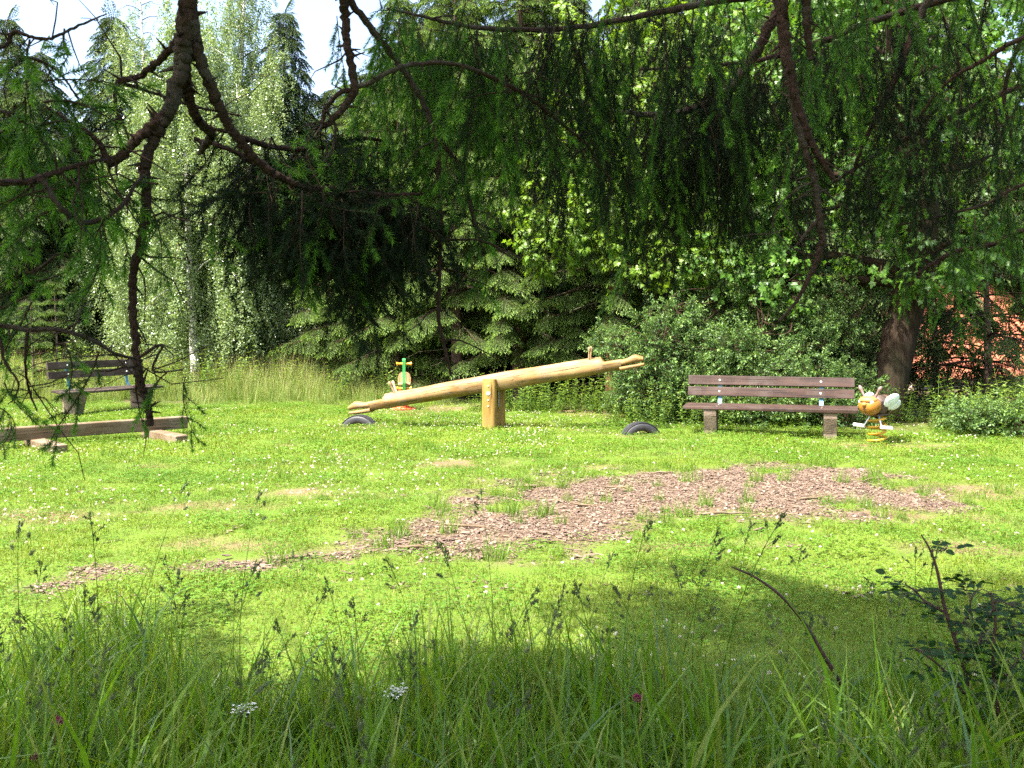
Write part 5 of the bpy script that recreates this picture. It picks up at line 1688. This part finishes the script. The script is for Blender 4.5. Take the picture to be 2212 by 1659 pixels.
def near_tree(name, label, x, y, h, limbs, extra, seed, overhead):
    rl = np.random.default_rng(seed)
    root = empty(name, (x, y, float(gz(x, y)))); tag(root, label, 'spruce')
    s = np.linspace(0, 1, 12)
    mb = MB(); tube(mb, np.stack([0.05 * np.sin(s * 5), 0.04 * np.cos(s * 4), -0.3 + h * s], -1), 0.24 * (1 - s) ** 0.7 + 0.02, 14, 0, 0, True, 0.05, seed)
    mb.obj('trunk', [M['spruce_bark']], root)
    off = np.array(root.location)
    G_ = {k_: [[], [], []] for k_ in ('near', 'dark', 'tuft', 'tuftdark')}
    for k, (rows, spec) in enumerate(limbs):
        q = limb(root, rows, 'branch', seed + k)
        for (kind, n, L0, L1, lo, hi, sp) in spec:
            p, r, sc_ = twigs_along(q, n, rl, L0, L1, lo, hi, sp)
            if kind.startswith('tuft'): r = r * [3.5, 3.5, 1]; p = p + rl.normal(0, 0.02, p.shape)
            g = G_[kind]; g[0].append(p - off); g[1].append(r); g[2].append(sc_)
    # the crown above the picture, whose shade falls on the foreground
    lb = MB(); P2 = []; R2 = []; S2 = []
    for (z, az, L, up) in overhead:
        q = np.linspace(0, 1, 8)
        path = np.array([0, 0, z]) + np.stack([math.cos(az) * L * q, math.sin(az) * L * q, L * (up * q - 0.25 * q ** 2)], -1)
        tube(lb, path, np.linspace(0.045, 0.008, 8), 6, 0, 0, False)
        n = int(L * 1.5)
        t = rl.uniform(0.15, 1, n)
        p = np.stack([np.interp(t, q, path[:, i]) for i in range(3)], -1)
        P2.append(p); R2.append(np.stack([rl.normal(0, 0.3, n), rl.uniform(0.1, 0.5, n), az + rl.choice([-1, 1], n) * rl.uniform(0.3, 1.1, n)], -1)); S2.append(rl.uniform(0.9, 1.5, n))
    o = lb.obj('limbs', [M['spruce_branch']], root); o['kind'] = 'stuff'
    if P2: join_copies('crown', OVERHEAD, [M['needle_near'], M['twig']], np.concatenate(P2), np.concatenate(R2), np.concatenate(S2), None, root)
    for kind, ms, mt in (('near', NEAR, 'needle_near'), ('dark', NEARDARK, 'needle_shaded'), ('tuft', TUFT, 'needle_near'), ('tuftdark', TUFTDARK, 'needle_shaded')):
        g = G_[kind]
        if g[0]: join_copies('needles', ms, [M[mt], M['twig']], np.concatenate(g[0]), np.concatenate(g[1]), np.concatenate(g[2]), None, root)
    return root


LIMBS_A = [
    # the thick forked branch hanging on the left
    ([(415, -420, 2.1, 25), (412, -140, 2.25, 23), (406, 0, 2.3, 21), (398, 90, 2.3, 20), (390, 150, 2.3, 17), (368, 235, 2.3, 15), (332, 298, 2.3, 13), (312, 370, 2.3, 12), (317, 440, 2.3, 10.5), (305, 520, 2.3, 9.5), (288, 590, 2.3, 9), (287, 660, 2.3, 8.5), (292, 740, 2.3, 8), (300, 815, 2.3, 9), (318, 870, 2.3, 8), (325, 920, 2.28, 7)], []),
    ([(366, 238, 2.3, 12), (310, 287, 2.28, 11), (262, 335, 2.25, 10), (240, 352, 2.25, 9), (222, 322, 2.25, 6), (198, 292, 2.25, 5), (140, 255, 2.25, 3.5), (90, 225, 2.25, 2)], [('tuft', 2, 0.7, 1.15, 0.6, 1, 0.05)]),
    ([(394, 80, 2.3, 11), (350, 125, 2.35, 8), (300, 165, 2.4, 7), (256, 178, 2.4, 6), (250, 230, 2.4, 4), (268, 272, 2.4, 3), (285, 320, 2.4, 2)], []),
    ([(256, 178, 2.4, 4), (330, 200, 2.42, 3.5), (420, 230, 2.45, 3), (520, 250, 2.5, 2.2)], []),
    ([(400, 140, 2.3, 13), (405, 200, 2.35, 12), (425, 255, 2.4, 11), (455, 288, 2.45, 10), (444, 312, 2.5, 8), (430, 330, 2.6, 5)], [('tuft', 3, 0.7, 1.15, 0.7, 1, 0.12)]),
    ([(414, 50, 2.3, 15), (434, 130, 2.32, 13), (465, 210, 2.35, 12), (500, 280, 2.4, 10.5), (550, 342, 2.45, 9.5), (600, 380, 2.5, 8), (660, 403, 2.55, 7), (740, 411, 2.6, 5.5), (830, 421, 2.65, 4), (915, 418, 2.7, 3)], [('tuftdark', 103, 0.6, 1.05, 0.62, 0.97, 0.08), ('tuft', 5, 0.7, 1.15, 0.5, 0.95, 0.15)]),
    ([(520, 296, 2.7, 7), (600, 320, 2.8, 6), (700, 318, 2.85, 5), (790, 300, 2.9, 4), (860, 310, 2.95, 2)], [('tuft', 18, 0.7, 1.15, 0.2, 1, 0.15), ('tuftdark', 73, 0.6, 1.05, 0.0, 0.95, 0.09)]),
    ([(420, 300, 2.6, 5), (500, 325, 2.6, 5), (590, 380, 2.7, 4), (690, 420, 2.75, 3.5), (800, 440, 2.8, 3), (880, 470, 2.85, 2)], [('tuftdark', 103, 0.6, 1.05, 0.35, 1, 0.08), ('tuft', 6, 0.7, 1.15, 0.0, 0.5, 0.12), ('tuft', 3, 0.7, 1.15, 0.6, 1, 0.12)]),
    # boughs entering from the left edge
    ([(-260, 420, 2.0, 9), (-20, 397, 2.0, 8), (60, 392, 2.0, 7), (115, 374, 2.05, 6), (195, 350, 2.1, 4.5), (238, 345, 2.15, 3)], [('tuft', 5, 0.7, 1.15, 0.2, 0.6, 0.08)]),
    ([(90, 385, 2.0, 6.5), (128, 445, 2.0, 6), (180, 480, 2.05, 6), (232, 468, 2.1, 5), (268, 438, 2.15, 4.5), (292, 400, 2.2, 3.5), (312, 378, 2.25, 3)], [('tuft', 4, 0.7, 1.15, 0.3, 1, 0.06)]),
    ([(-260, 120, 2.0, 6), (-10, 105, 2.0, 5), (30, 70, 2.0, 4.5), (100, 85, 2.0, 3.5), (170, 55, 2.05, 3), (230, 30, 2.1, 1.5)], [('tuft', 4, 0.7, 1.15, 0.3, 0.95, 0.05)]),
    ([(-260, 230, 2.1, 6), (-10, 160, 2.1, 5), (50, 125, 2.1, 4), (120, 150, 2.15, 3), (170, 215, 2.2, 2)], [('tuft', 7, 0.7, 1.15, 0.3, 1, 0.08)]),
    ([(-260, 250, 2.2, 7), (-10, 240, 2.2, 5), (60, 270, 2.25, 4), (110, 330, 2.3, 3), (150, 400, 2.3, 2)], [('tuft', 23, 0.7, 1.15, 0.25, 1, 0.12)]),
    ([(-260, 700, 1.9, 7), (-20, 703, 1.9, 5.5), (60, 712, 1.9, 5), (122, 712, 1.9, 4.5), (200, 735, 1.95, 4), (250, 765, 2.0, 3.5), (296, 775, 2.1, 3)], [('tuft', 2, 0.55, 0.85, 0.35, 0.9, 0.05)]),
    ([(60, 712, 1.9, 4), (55, 780, 1.9, 3), (62, 840, 1.95, 2.5), (80, 888, 2.0, 1.5)], [('tuft', 2, 0.4, 0.6, 0.3, 0.8, 0.03)]),
    ([(-160, 600, 1.9, 5), (-20, 700, 1.9, 4), (10, 780, 1.9, 3), (40, 830, 1.9, 2), (25, 870, 1.9, 1.5)], [('tuft', 3, 0.4, 0.65, 0.3, 0.9, 0.05)]),
    ([(296, 775, 2.28, 4), (350, 745, 2.3, 3), (330, 800, 2.3, 2.5), (395, 800, 2.3, 1.5)], [('tuft', 2, 0.55, 0.85, 0.4, 1, 0.02)]),
    ([(-200, 560, 2.4, 5), (0, 540, 2.4, 4), (60, 590, 2.4, 3.5), (130, 550, 2.4, 3), (180, 570, 2.4, 2)], [('tuft', 3, 0.7, 1.15, 0.4, 1, 0.06)]),
    # bare branch with the hooked fork near the middle
    ([(725, -320, 2.4, 13), (735, -60, 2.45, 11), (745, 30, 2.5, 10), (752, 110, 2.5, 9), (766, 190, 2.5, 9), (742, 232, 2.5, 8), (712, 265, 2.5, 6.5), (700, 275, 2.5, 5.5)], []),
    ([(766, 195, 2.5, 7), (735, 200, 2.5, 5), (705, 235, 2.5, 4.5), (698, 268, 2.5, 4.5), (725, 270, 2.5, 3), (718, 320, 2.5, 3), (700, 350, 2.5, 2)], []),
    ([(764, 188, 2.5, 6), (800, 178, 2.5, 5), (850, 151, 2.5, 5), (905, 138, 2.55, 5), (990, 140, 2.6, 4.5), (1080, 175, 2.7, 4.5), (1150, 215, 2.75, 4), (1210, 265, 2.8, 3.5), (1268, 312, 2.85, 3), (1292, 352, 2.9, 2), (1322, 390, 2.9, 1.2)], [('tuft', 3, 0.7, 1.15, 0.4, 0.9, 0.03)]),
    ([(742, -20, 2.5, 8.5), (790, 48, 2.55, 7.5), (850, 122, 2.6, 7), (902, 200, 2.65, 6.5), (945, 292, 2.7, 6), (985, 352, 2.75, 5.5), (1010, 420, 2.8, 5), (1027, 482, 2.85, 4), (1060, 525, 2.9, 3), (1110, 560, 2.9, 1.5)], [('tuft', 4, 0.7, 1.15, 0.5, 1, 0.04)]),
    ([(945, 296, 2.7, 5), (948, 380, 2.7, 4.5), (953, 480, 2.7, 4.2), (950, 580, 2.7, 4), (947, 680, 2.7, 4), (958, 740, 2.7, 4), (975, 812, 2.7, 2.5)], []),
    ([(700, 402, 2.6, 3), (880, 470, 2.65, 3), (960, 515, 2.7, 2.8), (1040, 520, 2.75, 2.2), (1130, 560, 2.8, 1.3)], []),
]
rl = np.random.default_rng(404)
OVER_A = []
for k in range(34):
    z = 3.6 + k * 0.29; L = 4.6 * (1 - (z - 3.0) / 13.5)
    for j in range(3):
        OVER_A.append((z, k * 2.4 + j * 2.1 + rl.normal(0, 0.2), L * rl.uniform(0.75, 1.1), 0.25 + rl.normal(0, 0.06)))
OVER_A = [o for o in OVER_A if not (o[0] < 4.6 and math.sin(o[1]) > 0.2)]
near_tree('overhanging_spruce', 'old spruce behind the viewer whose bare forked boughs hang into the left', -2.6, -0.7, 15.0, LIMBS_A, None, 5100, OVER_A)

LIMBS_B = [
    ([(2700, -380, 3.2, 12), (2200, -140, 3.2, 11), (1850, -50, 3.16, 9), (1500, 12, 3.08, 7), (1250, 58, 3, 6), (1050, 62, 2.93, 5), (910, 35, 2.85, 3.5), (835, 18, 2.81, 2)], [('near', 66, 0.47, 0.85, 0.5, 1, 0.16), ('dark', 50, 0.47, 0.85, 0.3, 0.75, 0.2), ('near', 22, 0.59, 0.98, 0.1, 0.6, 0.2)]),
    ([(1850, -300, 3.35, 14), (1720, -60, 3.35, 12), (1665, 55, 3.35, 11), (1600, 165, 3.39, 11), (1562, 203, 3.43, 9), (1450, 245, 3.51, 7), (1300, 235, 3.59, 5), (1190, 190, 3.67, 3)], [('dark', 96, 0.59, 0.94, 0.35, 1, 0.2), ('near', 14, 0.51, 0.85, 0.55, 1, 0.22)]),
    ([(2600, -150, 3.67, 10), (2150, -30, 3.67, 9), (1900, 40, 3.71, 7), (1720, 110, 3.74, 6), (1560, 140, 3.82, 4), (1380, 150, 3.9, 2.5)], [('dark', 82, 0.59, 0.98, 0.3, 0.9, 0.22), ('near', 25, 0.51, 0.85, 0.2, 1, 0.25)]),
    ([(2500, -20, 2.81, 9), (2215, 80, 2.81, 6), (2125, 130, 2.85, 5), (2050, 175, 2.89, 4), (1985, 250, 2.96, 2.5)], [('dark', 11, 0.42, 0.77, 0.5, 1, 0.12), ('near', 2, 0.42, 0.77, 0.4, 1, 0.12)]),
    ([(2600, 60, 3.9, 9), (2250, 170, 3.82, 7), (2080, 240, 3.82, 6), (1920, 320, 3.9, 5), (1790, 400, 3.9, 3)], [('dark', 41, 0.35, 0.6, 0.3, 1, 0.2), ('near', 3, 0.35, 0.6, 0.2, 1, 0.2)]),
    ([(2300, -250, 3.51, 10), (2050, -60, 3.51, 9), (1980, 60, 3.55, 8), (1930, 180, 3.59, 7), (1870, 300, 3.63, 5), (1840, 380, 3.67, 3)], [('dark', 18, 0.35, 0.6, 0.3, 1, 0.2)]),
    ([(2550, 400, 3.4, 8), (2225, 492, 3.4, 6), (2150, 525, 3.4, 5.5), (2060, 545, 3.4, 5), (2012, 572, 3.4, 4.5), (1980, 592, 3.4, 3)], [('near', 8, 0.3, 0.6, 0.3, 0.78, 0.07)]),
    ([(2500, 320, 3.04, 5), (2230, 392, 3.04, 3.5), (2130, 440, 3.04, 3), (2020, 470, 3.04, 2.5), (1940, 486, 3.04, 1.5)], [('near', 8, 0.3, 0.6, 0.3, 0.78, 0.08)]),
    # the smooth pale-brown branch hanging on the right, with its kinked side branch
    ([(1640, -420, 2.55, 18), (1680, -120, 2.55, 16), (1689, 20, 2.55, 14), (1697, 110, 2.55, 12.5), (1716, 205, 2.55, 11.5), (1741, 282, 2.55, 9.5), (1766, 332, 2.55, 8), (1800, 388, 2.55, 5.5)], []),
    ([(1702, 130, 2.55, 7), (1712, 220, 2.55, 7.5), (1732, 300, 2.55, 8), (1755, 372, 2.55, 7.5), (1765, 425, 2.55, 7), (1772, 488, 2.55, 8), (1776, 520, 2.55, 7), (1757, 580, 2.55, 5.5), (1722, 648, 2.55, 4), (1684, 692, 2.55, 2.5)], []),
    ([(1776, 470, 2.55, 5), (1755, 487, 2.55, 4), (1728, 522, 2.55, 3), (1718, 532, 2.55, 1.5)], []),
    ([(1720, -260, 2.55, 11), (1738, -40, 2.55, 9.5), (1744, 60, 2.55, 9), (1750, 130, 2.55, 5)], []),
    ([(2280, -80, 3.3, 7), (2216, 60, 3.3, 5), (2170, 200, 3.35, 4), (2190, 330, 3.4, 3), (2160, 480, 3.4, 2)], [('near', 2, 0.34, 0.59, 0.3, 1, 0.05), ('dark', 6, 0.34, 0.59, 0.3, 1, 0.06)]),
    ([(1760, 390, 3.82, 3.5), (1640, 380, 3.9, 3), (1500, 360, 3.9, 2.5), (1380, 330, 3.98, 2)], [('dark', 26, 0.42, 0.77, 0.1, 1, 0.2)]),
]
OVER_B = []
for k in range(18):
    z = 5.2 + k * 0.45; L = 4.2 * (1 - (z - 3.0) / 13.0)
    for j in range(2):
        OVER_B.append((z, k * 2.4 + j * 2.1 + rl.normal(0, 0.2), L * rl.uniform(0.75, 1.1), 0.2 + rl.normal(0, 0.06)))
near_tree('overhanging_spruce', 'spruce beyond the right edge with a dark curtain of hanging twigs', 4.6, 0.2, 14.0, LIMBS_B, None, 5200, OVER_B)


# ------------------------------------------------------------------ wild rose in the right corner
def leaflet(mb, p, d, nrm, L, W, mat):
    d = unit(d); s = unit(np.cross(nrm, d)); n = np.cross(d, s)
    t = np.array([0, 0.2, 0.45, 0.75, 1.0]); w = np.array([0, 0.38, 0.5, 0.36, 0]) * W
    V = [p]
    for k in range(1, 4):
        b = p + d * L * t[k] - n * 0.08 * L * t[k] ** 2
        V += [b - s * w[k] + n * 0.12 * w[k] * 2, b, b + s * w[k] + n * 0.12 * w[k] * 2]
    V.append(p + d * L - n * 0.1 * L)
    mb.add(V, [(0, 2, 1), (0, 3, 2), (1, 2, 5), (1, 5, 4), (2, 3, 6), (2, 6, 5), (4, 5, 8), (4, 8, 7), (5, 6, 9), (5, 9, 8), (7, 8, 10), (8, 9, 10)], mat, 0.0)


def rose_leaf(mb, p, d, rl, size=0.030):
    """a pinnate leaf of five or seven leaflets"""
    d = unit(d); up = np.array([0, 0, 1.0]); s = unit(np.cross(d, up)); n = rl.choice([5, 7])
    L = size * (n // 2) * 0.95 + size * 0.5
    tube(mb, [p, p + d * L * 0.5 + [0, 0, 0.004], p + d * L - [0, 0, 0.006]], [0.0011, 0.0009, 0.0006], 3, 0, 0, False)
    nrm = unit(up + rl.normal(0, 0.35, 3))
    for k in range(n // 2):
        q = p + d * L * (0.35 + 0.55 * k / max(1, n // 2 - 1 + 0.3))
        for sg in (-1, 1):
            leaflet(mb, q, d * 0.45 + sg * s + rl.normal(0, 0.15, 3), nrm + rl.normal(0, 0.15, 3), size * rl.uniform(0.8, 1.1), size * 0.62, 1)
    leaflet(mb, p + d * L, d + [0, 0, -0.2], nrm, size * 1.1, size * 0.66, 1)


def build_rose(label, canes, seed, x, y, size=0.030, name='wild_rose', dens=1.0):
    rl = np.random.default_rng(seed)
    root = empty(name, (x, y, float(gz(x, y)))); tag(root, label, 'rose bush'); off = np.array(root.location)
    lv = MB()
    for (rows, leaves, side) in canes:
        pts = np.array([[*(P(u, v, d) - off), r / 2000 * d] for (u, v, d, r) in rows])
        q = smooth_path(pts, 7)
        mb = MB(); tube(mb, q[:, :3], q[:, 3], 7, 0, 0, True, 0.08, seed)
        for k in range(len(q) // 2):     # thorns
            i = rl.integers(0, len(q) - 1); d = unit(rl.normal(size=3) * [1, 1, 0.3])
            tube(mb, [q[i, :3], q[i, :3] + d * 0.010 - [0, 0, 0.003]], [0.0022, 0.0004], 4, 0, 0, False)
        mb.obj('cane', [M['rose_cane']], root)
        for k in range(int(leaves * dens)):
            i = int(len(q) * (0.12 + 0.88 * rl.random())) - 1; p = q[i, :3]
            yaw = rl.random() * 6.28; d = np.array([math.cos(yaw), math.sin(yaw), rl.uniform(-0.1, 0.6)])
            if side > 0:
                e = p + unit(d) * side * rl.uniform(0.3, 1.0)
                tube(lv, [p, (p + e) / 2 + [0, 0, 0.01], e], [0.0018, 0.0014, 0.001], 4, 0, 0, False); p = e
            rose_leaf(lv, p, d, rl, size * rl.uniform(0.8, 1.15))
    o = lv.obj('leaves', [M['rose_cane'], M['rose_leaf']], root); o['kind'] = 'stuff'
    return root


M['rose_cane'] = plain_mat('rose_cane', (0.060, 0.030, 0.022), 0.55, 0.4, 0.4, 30, 0.3)
build_rose('dark leafed wild rose bush with bare lower stems in the bottom right corner', [
    ([(2118, 1760, 2.95, 5.5), (2108, 1640, 2.95, 5), (2096, 1540, 2.95, 5), (2085, 1450, 2.95, 4.5), (2062, 1380, 2.95, 4.2), (2040, 1310, 2.95, 4), (2025, 1235, 2.95, 3.2), (2010, 1190, 2.95, 2.4), (1990, 1155, 2.95, 1.6)], 16, 0.05),
    ([(2180, 1760, 2.9, 5.5), (2172, 1650, 2.9, 5), (2160, 1560, 2.9, 5), (2150, 1490, 2.9, 4), (2145, 1420, 2.9, 3.5), (2150, 1340, 2.9, 3), (2140, 1280, 2.9, 2)], 20, 0.08),
    ([(2150, 1540, 2.9, 3.5), (2100, 1515, 2.9, 3), (2060, 1470, 2.88, 2.8), (2020, 1430, 2.86, 2.4), (1975, 1400, 2.85, 1.6)], 12, 0.05),
    ([(2080, 1440, 2.95, 3), (2110, 1400, 2.98, 2.8), (2130, 1345, 3.0, 2.4), (2150, 1310, 3.0, 2)], 12, 0.07),
    ([(2150, 1480, 2.9, 3), (2190, 1440, 2.9, 2.6), (2225, 1380, 2.9, 2.2), (2240, 1340, 2.9, 1.6)], 14, 0.09),
    ([(2045, 1325, 2.95, 3), (2000, 1300, 2.95, 2.4), (1975, 1275, 2.95, 2), (1955, 1262, 2.95, 1.2)], 9, 0.04),
    ([(2185, 1640, 2.9, 2.6), (2215, 1600, 2.9, 2.4), (2230, 1560, 2.9, 2), (2240, 1520, 2.9, 1.5)], 5, 0.05),
    ([(2300, 1380, 3.0, 3), (2230, 1330, 3.0, 2.6), (2190, 1310, 3.0, 2), (2155, 1295, 3.0, 1.2)], 8, 0.07),
    ([(2060, 1375, 2.95, 2.6), (2090, 1330, 2.95, 2.2), (2100, 1290, 2.95, 1.8), (2120, 1262, 2.95, 1.2)], 9, 0.05),
], 6100, 1.46, 2.92, 0.031, dens=1.15)
build_rose('single long thorny rose cane leaning left out of the tall grass', [
    ([(1960, 1760, 3.1, 5), (1905, 1640, 3.1, 5), (1860, 1550, 3.1, 4.8), (1800, 1450, 3.1, 4.4), (1740, 1350, 3.1, 4), (1690, 1290, 3.1, 3.4), (1640, 1252, 3.1, 2.8), (1600, 1232, 3.1, 2.2), (1580, 1225, 3.1, 1.2)], 5, 0.0),
], 6200, 1.3, 3.1, 0.020)


# ------------------------------------------------------------------ single flowers in the tall grass
def umbel(u, v, d, label):
    t = P(u, v, d); x, y = t[0] + 0.02, t[1]; g0 = float(gz(x, y)); h = t[2] - g0
    root = empty('yarrow_plant', (x, y, g0)); tag(root, label, 'flower', 'white yarrow in the tall grass')
    mb = MB(); tube(mb, [[0, 0, -0.02], [0.02, 0, h * 0.5], [-0.01, 0, h * 0.93]], [0.003, 0.0025, 0.002], 6); mb.obj('stem', [M['tall_grass']], root)
    rl = np.random.default_rng(int(u)); hd = MB()
    for k in range(34):
        a = k * 2.4; r = 0.036 * math.sqrt((k + 0.5) / 34)
        c = np.array([-0.01 + r * math.cos(a), r * math.sin(a), h + 0.006 * rl.normal() - r * 0.15])
        tube(hd, [[-0.01, 0, h * 0.93], c - [0, 0, 0.003]], [0.0008, 0.0006], 3, 1, 0, False)
        for j in range(5):
            b = j * 1.257 + rl.random(); dd = np.array([math.cos(b), math.sin(b), 0.15])
            leaf_quad(hd, c, dd, np.array([0, 0, 1.0]) + rl.normal(0, 0.2, 3), 0.0062, 0.0058, 0)
    o = hd.obj('flower_head', [M['yarrow'], M['tall_grass']], root); o['kind'] = 'stuff'


umbel(847, 1490, 2.75, 'white flat-topped flower head in the grass nearer the middle')
umbel(520, 1527, 2.65, 'white flat-topped flower head lower and further left in the grass')


def red_clover(u, v, d, label):
    t = P(u, v, d); x, y = t[0], t[1]; g0 = float(gz(x, y)); h = t[2] - g0
    root = empty('red_clover_plant', (x, y, g0)); tag(root, label, 'flower', 'red clover in the tall grass')
    mb = MB(); tube(mb, [[0.02, 0, -0.02], [0.015, 0, h * 0.5], [0, 0, h]], [0.002, 0.0018, 0.0015], 5); mb.obj('stem', [M['tall_grass']], root)
    hd = MB(); rl = np.random.default_rng(int(u))
    for k in range(46):
        z = 1 - 1.8 * (k + 0.5) / 46; ph = k * 2.4; rr = math.sqrt(max(0, 1 - z * z)); dd = np.array([rr * math.cos(ph), rr * math.sin(ph), z])
        leaf_quad(hd, np.array([0, 0, h]) + dd * 0.004, dd + [0, 0, 0.35], rl.normal(size=3), 0.012, 0.005, 0)
    o = hd.obj('flower_head', [M['red_clover']], root); o['kind'] = 'stuff'
    lf = MB(); clovers(lf, rl, 3, 0.03, h * 0.5, h * 0.85, 0.020, 0); o = lf.obj('leaves', [M['clover_leaf']], root); o['kind'] = 'stuff'


red_clover(126, 1558, 2.5, 'dark pink clover head at the left of the foreground grass')
red_clover(78, 1637, 2.4, 'dark pink clover head lowest in the bottom left corner')
red_clover(1376, 1508, 2.7, 'dark pink clover head in the middle of the foreground grass')
